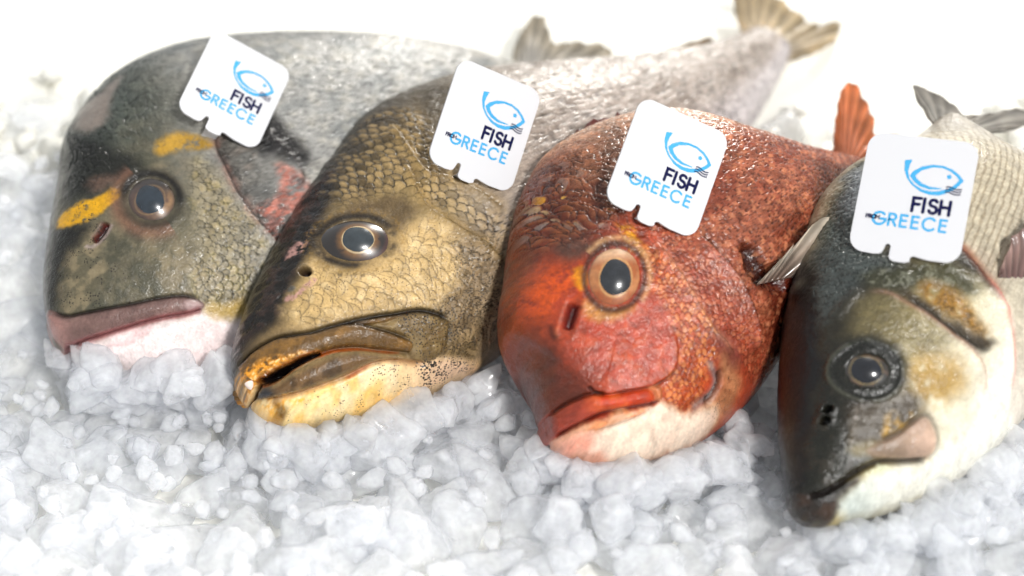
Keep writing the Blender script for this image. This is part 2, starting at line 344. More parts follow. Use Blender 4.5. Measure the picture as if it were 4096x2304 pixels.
   'goldspot':[[4.39,3.96],[4.68,3.78],[4.35,3.31],[3.99,3.21],[4.07,3.64]],
   'nost':[[3.48,3.04],[2.95,2.71],[2.34,2.34]],
   'nostrim':[[2.25,3.06],[1.94,2.59],[2.0,2.25]],
   'brown':[[1.79,4.51],[2.41,5.19],[3.9,6.31],[5.21,7.29],[6.2,7.94],[7.44,8.27],[8.85,8.23],[9.35,6.2],[7.89,4.36],[6.16,4.4],[4.89,5.29],[3.89,5.26],[2.61,4.83],[1.62,3.89]],
   'mauve':[[3.99,6.38],[3.97,5.97],[4.03,4.93],[3.17,4.58],[2.61,4.92],[2.73,5.42]],
   'snoutbrown':[[1.53,2.88],[0.56,1.04],[0.14,0.27],[0.45,0.03],[1.29,-0.25],[1.5,0.35],[1.37,1.31],[1.54,2.36],[1.67,3.29]],
   'scalereg':[[6.99,2.91],[7.35,1.43],[7.14,-0.38],[7.0,-1.81],[5.79,-2.74],[4.54,-3.31],[3.54,-2.6],[3.98,-1.76],[4.96,-1.54],[5.68,-0.29],[6.06,1.05],[6.51,2.13]],
   'gillA':[[7.66,2.81],[7.5,1.89],[7.31,0.6],[7.07,-0.46],[6.93,-1.5],[7.13,-2.24],[7.35,-3.07]],
   'gillB':[[9.39,1.86],[9.37,0.85],[9.39,-0.13],[9.26,-1.34],[9.0,-2.49],[8.69,-3.18],[7.94,-3.51]],
   'gillC':[[9.4,1.54],[9.35,1.0],[9.41,0.39],[9.42,-0.16]],
   'opmauve':[[6.63,-1.29],[7.31,-2.01],[7.52,-3.06],[7.15,-3.38],[6.54,-3.02],[6.51,-2.19]],
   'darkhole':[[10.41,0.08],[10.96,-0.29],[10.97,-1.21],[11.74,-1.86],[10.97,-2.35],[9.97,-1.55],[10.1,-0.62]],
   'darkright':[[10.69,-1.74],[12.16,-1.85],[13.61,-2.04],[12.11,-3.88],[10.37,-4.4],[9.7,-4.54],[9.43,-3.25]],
   'goldnape':[[6.43,7.75],[6.74,7.2],[7.36,6.32],[7.31,4.94],[6.46,4.97],[5.85,6.07],[5.88,7.1]],
   'naperidge':[[7.32,6.9],[9.62,8.31],[11.72,7.84],[11.87,6.28],[9.04,5.38]],
   'pect':[[9.99,-1.49],[13.05,-0.7],[13.92,-0.96],[13.47,-1.72],[11.92,-2.2]],
  },
  mid={
   'tail':[[20.57,0.57],[22.29,1.94],[23.68,2.74],[24.55,2.71],[24.35,1.78],[23.96,0.73],[23.44,-0.09],[24.4,-0.66],[23.54,-1.09],[21.42,-0.71]],
   'dorsal':[[10.01,9.16],[11.96,9.23],[13.44,8.82],[14.92,8.1],[16.37,6.8],[16.1,6.56],[14.66,7.86],[13.17,8.56],[11.86,8.87],[10.06,8.94]],
  },
  eye={"c":[5.279,2.654,3.794],"n":[-0.245,0.106,0.964],"x1":[0.571,-0.969,0.252],"x2":[-1.146,-0.737,-0.211],"pc":[5.205,2.569,3.831],"p1":[0.309,-0.52,0.129],"p2":[-0.644,-0.413,-0.121]},
  tag={"c":[0.06455,-0.07256,0.11164],"u":[0.9049,-0.0725,-0.4193],"v":[-0.3436,-0.7057,-0.6196],"h":4.82,"w":4.174},
 ),
 'bass': dict(
  e1=[0.40112,0.84756,0.34748],
  e2=[-0.86551,0.22643,0.4468],
  n=[0.30001,-0.47997,0.8244],
  tip=[0.11414,-0.1804,0.01434],
  kk=9,
  expo=2.3,
  pairs=[[0.0,0.0,0.0,0.0],[0.49,0.64,0.13,-0.87],[1.82,1.37,0.86,-1.81],[3.36,2.06,1.87,-2.95],[5.17,2.72,3.21,-4.2],[7.08,3.31,5.02,-5.52],[9.11,3.8,7.43,-6.71],[11.34,4.08,10.28,-7.64],[14.05,4.27,13.77,-8.04],[16.31,3.7,16.98,-7.75],[17.96,2.52,19.48,-6.18],[19.58,1.5,20.8,-3.44],[20.87,0.87,21.34,-1.33],[21.48,0.64,21.49,-0.64]],
  W=[0,0.9,1.6,2.3,2.9,3.5,4.0,4.4,4.7,4.7,3.8,2.3,1.4,1],
  surf={
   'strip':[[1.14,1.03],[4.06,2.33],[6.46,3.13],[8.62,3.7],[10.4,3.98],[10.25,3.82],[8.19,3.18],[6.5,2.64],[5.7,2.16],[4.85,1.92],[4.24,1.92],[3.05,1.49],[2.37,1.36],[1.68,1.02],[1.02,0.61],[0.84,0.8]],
   'stripedge':[[8.64,3.36],[7.24,2.87],[6.09,2.42],[5.46,2.09],[4.4,1.85],[3.79,1.72],[3.06,1.52],[2.37,1.36],[1.67,1.0],[1.01,0.58]],
   'snout':[[0.23,0.37],[1.09,0.99],[1.68,1.02],[3.21,1.56],[4.39,1.77],[5.48,2.02],[6.64,1.86],[6.84,1.16],[6.97,0.02],[6.19,-0.82],[5.37,-0.86],[4.65,-0.39],[4.03,0.25],[3.04,-0.06],[2.49,-0.21],[3.0,-1.26],[2.31,-0.97],[1.6,-0.58],[0.82,-0.5],[0.58,-0.83],[0.06,-0.62]],
   'eyering':[[5.57,1.45],[6.04,1.58],[6.53,1.31],[6.8,0.71],[6.73,0.0],[6.29,-0.52],[5.72,-0.7],[5.25,-0.44]],
   'eyering2':[[4.94,1.39],[4.61,0.87],[4.62,0.21],[5.05,-0.36],[5.54,-0.7]],
   'cheekyel':[[6.46,-0.68],[7.24,-1.18],[7.72,-2.3],[7.15,-3.07],[6.14,-2.82],[5.38,-2.09],[5.39,-1.54],[5.65,-1.06]],
   'cheektop':[[6.76,1.72],[7.67,1.87],[8.57,1.79],[8.98,1.09],[8.54,-0.29],[8.27,-1.6],[7.48,-1.6],[6.95,-0.63],[7.14,0.4],[7.0,1.22]],
   'lacrim':[[4.17,0.31],[4.58,-0.42],[5.39,-1.2],[5.09,-1.87],[4.49,-1.67],[3.83,-1.33],[3.36,-0.72],[3.07,-0.13]],
   'lacyel':[[4.43,-0.92],[4.86,-1.38],[4.79,-1.77],[4.3,-1.6],[3.89,-1.29],[3.65,-0.98]],
   'lacrimline':[[4.21,0.4],[3.58,0.18],[3.01,0.03],[2.53,-0.14]],
   'maxilla':[[3.7,-1.22],[4.3,-1.6],[4.96,-1.95],[5.16,-2.41],[4.82,-3.04],[4.38,-3.31],[3.86,-3.16],[3.33,-2.44],[2.82,-1.37],[2.79,-0.7],[3.3,-0.92]],
   'maxline':[[3.43,-1.02],[3.9,-1.46],[4.6,-1.79],[5.11,-2.14],[5.07,-2.54],[4.78,-3.1],[4.31,-3.34],[3.86,-3.16]],
   'mouthline':[[0.55,0.42],[0.82,-0.01],[1.28,-0.37],[1.77,-0.63],[2.22,-0.95],[2.74,-1.42],[3.24,-2.29],[3.85,-3.17]],
   'teeth':[[2.08,-1.13],[2.53,-1.38],[2.81,-1.76],[2.75,-1.92],[2.4,-1.68],[2.02,-1.27]],
   'jawdark':[[0.74,0.79],[0.71,0.28],[1.28,-0.37],[1.87,-0.83],[1.73,-1.01],[1.22,-0.85],[0.8,-0.72],[0.42,-0.91],[0.1,-0.79],[0.01,-0.06],[0.3,0.47]],
   'jaw':[[0.62,-0.79],[1.22,-0.85],[1.93,-1.25],[2.85,-1.94],[3.81,-3.2],[4.57,-3.37],[5.33,-4.46],[6.87,-4.4],[7.91,-6.54],[6.64,-6.34],[5.27,-5.66],[3.68,-4.57],[2.2,-3.29],[0.97,-1.94]],
   'preopA':[[8.86,1.88],[8.98,1.09],[8.77,0.12],[8.64,-0.84],[8.46,-1.78],[8.36,-2.66],[8.13,-3.39],[7.7,-3.89],[7.2,-4.16]],
   'preopB':[[9.07,0.46],[8.9,-0.47],[8.69,-1.42],[8.62,-2.35],[8.69,-3.19],[9.0,-3.65]],
   'opdark':[[9.22,0.74],[9.27,-0.16],[9.05,-1.27],[9.04,-2.17],[9.25,-3.22],[9.13,-3.59],[8.58,-3.15],[8.47,-2.24],[8.55,-1.14],[8.69,-0.08]],
   'opgold':[[9.82,0.03],[10.18,-0.83],[9.99,-1.77],[9.54,-2.7],[9.25,-3.22],[9.11,-2.13],[9.2,-1.21],[9.34,-0.3]],
   'gillC':[[12.14,-0.22],[12.1,-0.78],[11.82,-1.48],[11.53,-2.04],[11.21,-2.71],[10.92,-3.34],[10.28,-3.85]],
   'gillD':[[11.61,-2.13],[11.04,-3.02],[10.53,-3.76],[9.89,-4.3],[9.18,-4.77],[8.22,-5.3]],
   'gilldark':[[12.03,-0.28],[12.26,-0.81],[11.99,-1.54],[11.69,-2.18],[11.2,-2.92],[11.0,-2.73],[11.2,-1.84],[11.28,-1.16],[11.48,-0.53]],
   'oprim':[[12.33,-0.28],[12.55,-0.82],[12.58,-1.59],[12.55,-2.25],[12.04,-2.51],[11.42,-3.07],[11.33,-2.72],[11.73,-2.04],[12.09,-1.24],[12.14,-0.47]],
   'nape':[[9.54,3.67],[11.03,3.93],[12.52,4.13],[14.25,4.19],[16.04,3.81],[15.88,3.54],[15.22,3.28],[12.11,2.87],[10.82,2.22],[10.42,1.09],[9.55,1.83],[8.44,2.39],[7.31,2.59],[7.33,2.89]],
   'silver':[[14.37,3.89],[15.13,3.7],[15.17,3.39],[13.52,3.16],[12.8,3.22],[12.55,3.47]],
   'olive':[[9.46,2.18],[10.07,1.5],[10.81,0.41],[11.53,-0.51],[11.28,-1.29],[10.83,-2.13],[10.19,-1.72],[10.02,-0.76],[9.64,0.27],[9.11,1.17]],
   'occip':[[7.32,2.47],[7.88,2.37],[8.47,2.23],[8.95,2.1]],
   'nost1':[[3.79,1.25]],
   'nost2':[[3.35,1.16]],
   'whitebelly':[[4.51,-3.85],[5.53,-4.21],[6.81,-4.32],[7.71,-3.94],[8.48,-4.3],[10.2,-4.23],[11.21,-4.35],[11.92,-7.19],[8.63,-7.1],[5.88,-5.98],[4.45,-5.15]],
   'pect':[[11.76,-2.63],[12.93,-2.16],[14.02,-2.07],[14.86,-2.86],[15.22,-3.98],[13.09,-4.88]],
   'lineset':[[15.14,-0.22],[15.21,-2.73],[14.49,-2.99],[13.9,-1.85],[12.44,-0.36]],
  },
  mid={
   'tail':[[20.99,0.7],[21.67,1.73],[22.48,2.33],[22.72,1.48],[22.67,0.38],[22.54,-0.52],[23.58,-1.72],[24.9,-2.98],[24.69,-3.79],[23.07,-2.74],[21.41,-0.88]],
  },
  eye={"c":[5.681,0.607,3.009],"n":[-0.268,0.351,0.897],"x1":[0.251,-0.833,0.401],"x2":[-0.763,-0.273,-0.122],"pc":[5.658,0.664,3.018],"p1":[0.155,-0.522,0.256],"p2":[-0.506,-0.178,-0.081]},
  tag={"c":[0.16373,-0.0889,0.10756],"u":[0.925,-0.3706,0.0838],"v":[-0.2244,-0.7108,-0.6667],"h":5.168,"w":4.476},
 ),
}

# printed emblem on the tags, in plate heights from the plate centre
LOGO = {"tail":[[-0.1182,0.2886],[-0.0631,0.3026],[-0.0784,0.2549],[-0.0822,0.2033],[-0.0619,0.1439],[-0.0125,0.0946],[0.0597,0.0624],[0.1312,0.0572],[0.1874,0.0668],[0.2293,0.0868],[0.2562,0.0727],[0.2314,0.0542],[0.1833,0.0356],[0.1139,0.0319],[0.039,0.0513],[-0.0308,0.0975],[-0.078,0.1472],[-0.1075,0.2108]],"body":[[-0.0579,0.1706],[-0.0348,0.2104],[0.0249,0.2535],[0.1013,0.2763],[0.1829,0.2773],[0.2587,0.2547],[0.3145,0.2177],[0.3562,0.1763],[0.3238,0.1793],[0.2989,0.2096],[0.25,0.242],[0.1861,0.2642],[0.1047,0.2621],[0.0203,0.2244],[-0.0199,0.1729],[0.0059,0.1394],[0.0477,0.1116],[0.1108,0.0928],[0.1987,0.0924],[0.1998,0.088],[0.103,0.0768],[0.0283,0.0951],[-0.0275,0.1321]],"nose":[[0.3564,0.1752],[0.3334,0.1399],[0.2988,0.0995],[0.2615,0.0746],[0.2419,0.0592],[0.2304,0.0824],[0.2753,0.1141],[0.3079,0.1486],[0.3241,0.1782]],"dot":[[0.2426,0.1955]],"wave":[[[0.2327,0.1066],[0.2463,0.1132],[0.2652,0.1126],[0.2935,0.1021],[0.3179,0.0979],[0.3385,0.0998],[0.3555,0.1069]],[[0.2321,0.0849],[0.2457,0.0915],[0.2646,0.091],[0.2929,0.0805],[0.3173,0.0762],[0.3379,0.0782],[0.3549,0.0853]],[[0.2315,0.0633],[0.2451,0.0699],[0.264,0.0693],[0.2923,0.0588],[0.3167,0.0546],[0.3373,0.0565],[0.3543,0.0636]]]}

# ---------------------------------------------------------------- objects and materials
def lin(r, g, b):
    f = lambda c: (c / 255 / 12.92) if c / 255 <= 0.04045 else ((c / 255 + 0.055) / 1.055) ** 2.4
    return np.array([f(r), f(g), f(b)])

def tag(o, label=None, cat=None, group=None, kind=None):
    if label: o['label'] = label
    if cat: o['category'] = cat
    if group: o['group'] = group
    if kind: o['kind'] = kind
    return o

def empty(name, mat):
    o = bpy.data.objects.new(name, None); COL.objects.link(o)
    o.empty_display_size = 0.02
    o.matrix_world = mat
    return o

def mesh_np(name, V, faces, mat, parent=None, smooth=True, attrs=None, flat=None):
    """V (n,3); faces (m,4) or (m,3) int array."""
    V = np.asarray(V, np.float32); faces = np.asarray(faces, np.int32)
    me = bpy.data.meshes.new(name)
    k = faces.shape[1]
    me.vertices.add(len(V)); me.vertices.foreach_set('co', V.ravel())
    me.loops.add(faces.size); me.loops.foreach_set('vertex_index', faces.ravel())
    me.polygons.add(len(faces))
    me.polygons.foreach_set('loop_start', np.arange(0, faces.size, k, dtype=np.int32))
    me.polygons.foreach_set('use_smooth', np.full(len(faces), smooth, bool))
    for an, (typ, data) in (attrs or {}).items():
        at = me.attributes.new(an, typ, 'POINT')
        at.data.foreach_set('color' if typ == 'FLOAT_COLOR' else 'value', np.asarray(data, np.float32).ravel())
    me.update(calc_edges=True); me.validate()
    if mat: me.materials.append(mat)
    o = bpy.data.objects.new(name, me); COL.objects.link(o)
    if parent: o.parent = parent
    return o

def grid_faces(n, m, wrap=False):
    i = np.arange(n - 1)[:, None]; j = np.arange(m if wrap else m - 1)[None]
    j2 = (j + 1) % m
    return np.stack([i * m + j, i * m + j2, (i + 1) * m + j2, (i + 1) * m + j], -1).reshape(-1, 4)

class NT:
    """small node-tree helper"""
    def __init__(s, name):
        s.m = bpy.data.materials.new(name); s.m.use_nodes = True
        s.t = s.m.node_tree; s.n = s.t.nodes; s.p = s.n['Principled BSDF']; s.out = s.n['Material Output']
    def node(s, typ, **kw):
        nd = s.n.new(typ)
        for k, v in kw.items():
            if k.startswith('i_'): nd.inputs[int(k[2:])].default_value = v
            else: setattr(nd, k, v)
        return nd
    def link(s, a, b): s.t.links.new(a, b)
    def math(s, op, a, b=None, clamp=False):
        nd = s.n.new('ShaderNodeMath'); nd.operation = op; nd.use_clamp = clamp
        for i, v in enumerate((a, b)):
            if v is None: continue
            if isinstance(v, (int, float)): nd.inputs[i].default_value = v
            else: s.link(v, nd.inputs[i])
        return nd.outputs[0]

def skin_material(name, coat=0.5, coat_rough=0.12, grain=0.16, speck=(0.02, 0.015, 0.012), bump=0.0008, nscale=900, metal=0.0):
    t = NT(name)
    tc = t.node('ShaderNodeTexCoord')
    col = t.node('ShaderNodeAttribute', attribute_name='Col')
    rg = t.node('ShaderNodeAttribute', attribute_name='Rough')
    sp = t.node('ShaderNodeAttribute', attribute_name='Speck')
    n1 = t.node('ShaderNodeTexNoise'); n1.inputs['Scale'].default_value = nscale; n1.inputs['Detail'].default_value = 3
    t.link(tc.outputs['Object'], n1.inputs['Vector'])
    # grain: multiply by 1 +- grain
    g = t.math('MULTIPLY_ADD', n1.outputs[0], 2 * grain)
    g.node.inputs[2].default_value = 1 - grain
    mul = t.node('ShaderNodeVectorMath', operation='SCALE')
    t.link(col.outputs['Color'], mul.inputs[0]); t.link(g, mul.inputs['Scale'])
    # pigment specks
    vo = t.node('ShaderNodeTexVoronoi'); vo.inputs['Scale'].default_value = 850
    vo.inputs['Randomness'].default_value = 0.9
    t.link(tc.outputs['Object'], vo.inputs['Vector'])
    thr = t.math('MULTIPLY', sp.outputs['Fac'], 0.62)
    d = t.math('SUBTRACT', thr, vo.outputs['Distance'])
    m = t.math('MULTIPLY', d, 9.0, clamp=True)
    mix = t.node('ShaderNodeMix', data_type='RGBA')
    t.link(m, mix.inputs[0]); t.link(mul.outputs[0], mix.inputs[6]); mix.inputs[7].default_value = (*speck, 1)
    t.link(mix.outputs[2], t.p.inputs['Base Color'])
    n2 = t.node('ShaderNodeTexNoise'); n2.inputs['Scale'].default_value = 260; n2.inputs['Detail'].default_value = 4
    t.link(tc.outputs['Object'], n2.inputs['Vector'])
    r = t.math('MULTIPLY_ADD', n2.outputs[0], 0.5); r.node.inputs[2].default_value = -0.25
    r2 = t.math('ADD', r, rg.outputs['Fac'], clamp=True)
    t.link(r2, t.p.inputs['Roughness'])
    t.p.inputs['Coat Weight'].default_value = coat
    t.p.inputs['Coat Roughness'].default_value = coat_rough
    t.p.inputs['Coat IOR'].default_value = 1.35
    t.p.inputs['Specular IOR Level'].default_value = 0.3
    t.p.inputs['Metallic'].default_value = metal
    b = t.node('ShaderNodeBump'); b.inputs['Strength'].default_value = 0.5; b.inputs['Distance'].default_value = bump
    hsum = t.math('ADD', n1.outputs[0], n2.outputs[0])
    t.link(hsum, b.inputs['Height'])
    t.link(b.outputs[0], t.p.inputs['Normal']); t.link(b.outputs[0], t.p.inputs['Coat Normal'])
    return t.m

def eye_material(name):
    t = NT(name)
    col = t.node('ShaderNodeAttribute', attribute_name='Col')
    tc = t.node('ShaderNodeTexCoord')
    n1 = t.node('ShaderNodeTexNoise'); n1.inputs['Scale'].default_value = 700; n1.inputs['Detail'].default_value = 4
    t.link(tc.outputs['Object'], n1.inputs['Vector'])
    g = t.math('MULTIPLY_ADD', n1.outputs[0], 0.9); g.node.inputs[2].default_value = 0.55
    mul = t.node('ShaderNodeVectorMath', operation='SCALE')
    t.link(col.outputs['Color'], mul.inputs[0]); t.link(g, mul.inputs['Scale'])
    t.link(mul.outputs[0], t.p.inputs['Base Color'])
    t.p.inputs['Roughness'].default_value = 0.3
    t.p.inputs['Coat Weight'].default_value = 1.0
    t.p.inputs['Coat Roughness'].default_value = 0.03
    return t.m

def pupil_material(name, c):
    t = NT(name)
    tc = t.node('ShaderNodeTexCoord')
    n1 = t.node('ShaderNodeTexNoise'); n1.inputs['Scale'].default_value = 220; n1.inputs['Detail'].default_value = 3
    t.link(tc.outputs['Object'], n1.inputs['Vector'])
    cr = t.node('ShaderNodeValToRGB')
    cr.color_ramp.elements[0].position = 0.3; cr.color_ramp.elements[1].position = 0.75
    cr.color_ramp.elements[0].color = (*(c * 0.75), 1); cr.color_ramp.elements[1].color = (*(c * 1.4), 1)
    t.link(n1.outputs[0], cr.inputs[0]); t.link(cr.outputs[0], t.p.inputs['Base Color'])
    t.p.inputs['Roughness'].default_value = 0.25
    t.p.inputs['Specular IOR Level'].default_value = 0.3
    t.p.inputs['Coat Weight'].default_value = 0.8; t.p.inputs['Coat Roughness'].default_value = 0.02
    return t.m

def fin_material(name):
    t = NT(name)
    col = t.node('ShaderNodeAttribute', attribute_name='Col')
    t.link(col.outputs['Color'], t.p.inputs['Base Color'])
    t.p.inputs['Roughness'].default_value = 0.3
    t.p.inputs['Coat Weight'].default_value = 0.5; t.p.inputs['Coat Roughness'].default_value = 0.1
    tr = t.node('ShaderNodeBsdfTranslucent'); t.link(col.outputs['Color'], tr.inputs[0])
    mx = t.node('ShaderNodeMixShader'); mx.inputs[0].default_value = 0.35
    t.link(t.p.outputs[0], mx.inputs[1]); t.link(tr.outputs[0], mx.inputs[2])
    t.link(mx.outputs[0], t.out.inputs[0])
    return t.m

def plain_material(name, c, rough=0.4, coat=0.0, spec=0.4, noise=0.0, nscale=200):
    t = NT(name)
    if noise:
        tc = t.node('ShaderNodeTexCoord')
        n1 = t.node('ShaderNodeTexNoise'); n1.inputs['Scale'].default_value = nscale; n1.inputs['Detail'].default_value = 4
        t.link(tc.outputs['Object'], n1.inputs['Vector'])
        cr = t.node('ShaderNodeValToRGB')
        cr.color_ramp.elements[0].position = 0.3; cr.color_ramp.elements[1].position = 0.7
        cr.color_ramp.elements[0].color = (*(np.asarray(c) * (1 - noise)), 1); cr.color_ramp.elements[1].color = (*c, 1)
        t.link(n1.outputs[0], cr.inputs[0]); t.link(cr.outputs[0], t.p.inputs['Base Color'])
    else:
        t.p.inputs['Base Color'].default_value = (*c, 1)
    t.p.inputs['Roughness'].default_value = rough
    t.p.inputs['Coat Weight'].default_value = coat
    t.p.inputs['Specular IOR Level'].default_value = spec
    return t.m

EYE_M = eye_material('fish_eye'); FIN_M = fin_material('fish_fin')
TOOTH_M = plain_material('tooth', lin(235, 215, 205), 0.25, 0.6, noise=0.15)

# ---------------------------------------------------------------- fish
class Skin:
    """relief (cm) and skin colour (shade painted in at places) over a fish body, in body coordinates"""
    def __init__(s, A, B, S, base):
        s.a, s.b, s.S = A, B, S
        s.h = np.zeros(A.shape)
        s.col = np.zeros(A.shape + (3,)) + base
        s.rough = np.full(A.shape, 0.48); s.speck = np.zeros(A.shape)
        s.wa = A + 0.16 * fbm(A, B, 1.6, 3, 5) + 0.05 * fbm(A, B, 7, 2, 9)
        s.wb = B + 0.16 * fbm(A, B, 1.6, 3, 6) + 0.05 * fbm(A, B, 7, 2, 8)
        s.cache = {}
    def sd(s, name, warp=True):
        k = (name, warp)
        if k not in s.cache:
            s.cache[k] = poly_sd(s.wa if warp else s.a, s.wb if warp else s.b, s.S[name])
        return s.cache[k]
    def poly(s, name, si=0.25, so=0.25, warp=True):
        return 1 - sstep(-si, so, s.sd(name, warp))
    def dist(s, name):
        k = (name, 'l')
        if k not in s.cache: s.cache[k] = line_dist(s.a, s.b, s.S[name])
        return s.cache[k]
    def line(s, name, w, taper=0.12):
        d, f, _ = s.dist(name)
        return np.exp(-(d / w) ** 2) * sstep(0, taper, f) * sstep(0, taper, 1 - f)
    def blob(s, c, rx, ry=None, ang=0, p=2.0):
        ry = ry or rx
        ca, sa = math.cos(ang), math.sin(ang)
        x, y = s.a - c[0], s.b - c[1]
        return np.exp(-(np.hypot((x * ca + y * sa) / rx, (-x * sa + y * ca) / ry)) ** p)
    def mix(s, m, c, amt=1.0):
        m = np.clip(m * amt, 0, 1)[..., None]
        s.col = s.col * (1 - m) + np.asarray(c) * m
    def dark(s, m, amt):
        s.col = s.col * (1 - np.clip(m * amt, 0, 1))[..., None]
    def dome(s, name, H, w):
        d = np.maximum(-s.sd(name, False), 0)
        s.h += H * (1 - np.exp(-d / w))
    def step(s, name, H, w, sign=1):
        """ledge: raised on one side of a line, sinking away from it"""
        d, f, sd = s.dist(name)
        tp = sstep(0, 0.15, f) * sstep(0, 0.15, 1 - f)
        s.h += H * tp * np.exp(-d / w) * sstep(-0.04, 0.04, d * sd * sign)

def add_scales(s, mask, size, H, line, ang=0.0, jit=0.15, aspect=1.0, seed=3, warp=0.25, vary=0.12, tint=None, wf=0.45):
    a = s.a + warp * fbm(s.a, s.b, wf, 2, seed + 40); b = s.b + warp * fbm(s.a, s.b, wf, 2, seed + 50)
    h, e, i = scales(a, b, size, ang, jit, seed, aspect, mask)
    s.h += mask * H * (h * sstep(0, 0.12, e) - 0.4)
    s.dark(mask * (1 - sstep(0.0, 0.22, e)) * (0.25 + 0.75 * sstep(0.45, 0.85, h)), line)
    s.col *= (1 + mask * vary * (i * 2 - 1))[..., None]
    if tint is not None:
        s.mix(mask * sstep(0.25, 0.6, e), tint, 0.3)
    return h, e, i

def eye_part(root, F, colors, pup_col, dome=0.42, sink=0.12):
    E = F['eye']
    c, n, x1, x2 = (np.array(E[k]) for k in ('c', 'n', 'x1', 'x2'))
    pc, p1, p2 = (np.array(E[k]) for k in ('pc', 'p1', 'p2'))
    R = min(np.linalg.norm(x1), np.linalg.norm(x2))
    nr, na = 40, 72
    r = np.linspace(0, 1, nr)[:, None]; an = np.linspace(0, 2 * math.pi, na, endpoint=False)[None]
    X = c + (r * np.cos(an))[..., None] * x1 + (r * np.sin(an))[..., None] * x2 + (R * dome * (1 - r ** 2.2) - sink)[..., None] * n
    # radius measured from the pupil
    rel = X - pc
    q1 = (rel @ p1) / (p1 @ p1); q2 = (rel @ p2) / (p2 @ p2)
    q = np.hypot(q1, q2)
    rim = np.broadcast_to(r, q.shape)
    col = np.zeros(q.shape + (3,)) + 0.72 * colors(q, rim, np.broadcast_to(an, q.shape), q1, q2) ** 1.1
    V = X.reshape(-1, 3) * 0.01
    f = grid_faces(nr, na, True)
    eye = mesh_np('eye', V, f, EYE_M, root, attrs={'Col': ('FLOAT_COLOR', np.concatenate([col.reshape(-1, 3), np.ones((V.shape[0], 1))], 1))})
    # pupil
    rr = np.linspace(0, 1, 16)[:, None]; pa = np.linspace(0, 2 * math.pi, 48, endpoint=False)[None]
    wob = 1 + 0.04 * np.sin(2 * pa + 0.6) + 0.03 * np.sin(3 * pa + 1) + 0.02 * np.sin(5 * pa)
    Q = pc + (rr * wob * np.cos(pa))[..., None] * p1 + (rr * wob * np.sin(pa))[..., None] * p2
    Q = Q - ((Q - c) @ n)[..., None] * n
    d = Q - c
    # place on the eye dome, slightly proud
    G = np.array([[x1 @ x1, x1 @ x2], [x1 @ x2, x2 @ x2]])
    uv = np.linalg.solve(G, np.stack([(d @ x1).ravel(), (d @ x2).ravel()]))
    r2 = np.hypot(uv[0], uv[1]).reshape(rr.shape[0], pa.shape[1])
    hz = R * dome * (1 - r2 ** 2.2) - sink + 0.015 + 0.05 * (1 - rr ** 2)
    Q = Q + hz[..., None] * n
    mesh_np('pupil', Q.reshape(-1, 3) * 0.01, grid_faces(16, 48, True), pupil_material('pupil_' + root.name, pup_col), eye)
    return eye

def fan_fin(name, root, outline, c0, c1, rays=14, ripple=0.1, thick=0.05, tipy=0.0, ragged=0.05, seed=0, y0=0.0, rootc=None, hot=None):
    """fin fan: outline runs from one root corner round the free edge to the other root corner"""
    P = np.asarray(outline, float)
    if P.shape[1] == 2: P = np.hstack([P, np.zeros((len(P), 1))])
    n = len(P)
    nu, nv = rays * 8 + 1, 22
    u = np.linspace(0, 1, nu)
    seg = np.linalg.norm(np.diff(P, axis=0), axis=1); cum = np.concatenate([[0], np.cumsum(seg)]) / seg.sum()
    T = np.interp(u, cum, np.arange(n))
    edge = cr_spline(P, T)
    rt = P[0] + (P[-1] - P[0]) * u[:, None]
    v = np.linspace(0, 1, nv)
    rag = 1 - ragged * np.abs(vnoise(u * rays * 1.3, u * 0 + seed, None, seed))[:, None]
    X = rt[:, None] + (edge - rt)[:, None] * (v[None, :, None] * rag[..., None])
    ph = u[:, None] * rays * 2 * math.pi
    X[..., 2] += y0 + tipy * v[None] ** 1.5 + ripple * np.cos(ph) * (0.35 + 0.65 * v[None]) + 0.3 * fbm(u[:, None] * 3 + 0 * v[None], v[None] * 2 + 0 * u[:, None], 1, 2, seed + 3) * v[None]
    ray = 0.5 + 0.5 * np.cos(ph)
    base = np.asarray(c0) * (1 - v[None, :, None]) + np.asarray(c1) * v[None, :, None]
    nz = fbm(X[..., 0] * 1.0, X[..., 1] * 1.0, 1.2, 3, seed + 7)
    col = base * (0.72 + 0.5 * ray[..., None]) * (1 + 0.45 * nz[..., None])
    front = X + np.array([0, 0, thick / 2]); back = X - np.array([0, 0, thick / 2])
    V = np.concatenate([front.reshape(-1, 3), back.reshape(-1, 3)]) * 0.01
    f = grid_faces(nu, nv); k = nu * nv
    fb = f[:, ::-1] + k
    idx = np.arange(k).reshape(nu, nv)
    rim = []
    for loop in (idx[0, :], idx[-1, ::-1], idx[:, -1], idx[::-1, 0]):
        rim.append(np.stack([loop[:-1], loop[1:], loop[1:] + k, loop[:-1] + k], -1))
    F = np.concatenate([f, fb] + rim)
    C = np.concatenate([col.reshape(-1, 3)] * 2)
    return mesh_np(name, V, F, FIN_M, root, attrs={'Col': ('FLOAT_COLOR', np.concatenate([np.clip(C, 0, 1), np.ones((len(C), 1))], 1))})

NI, NJ, NF = 500, 410, 26
FISH_ROOTS = {}; FISH_BVH = []; SURF = {}

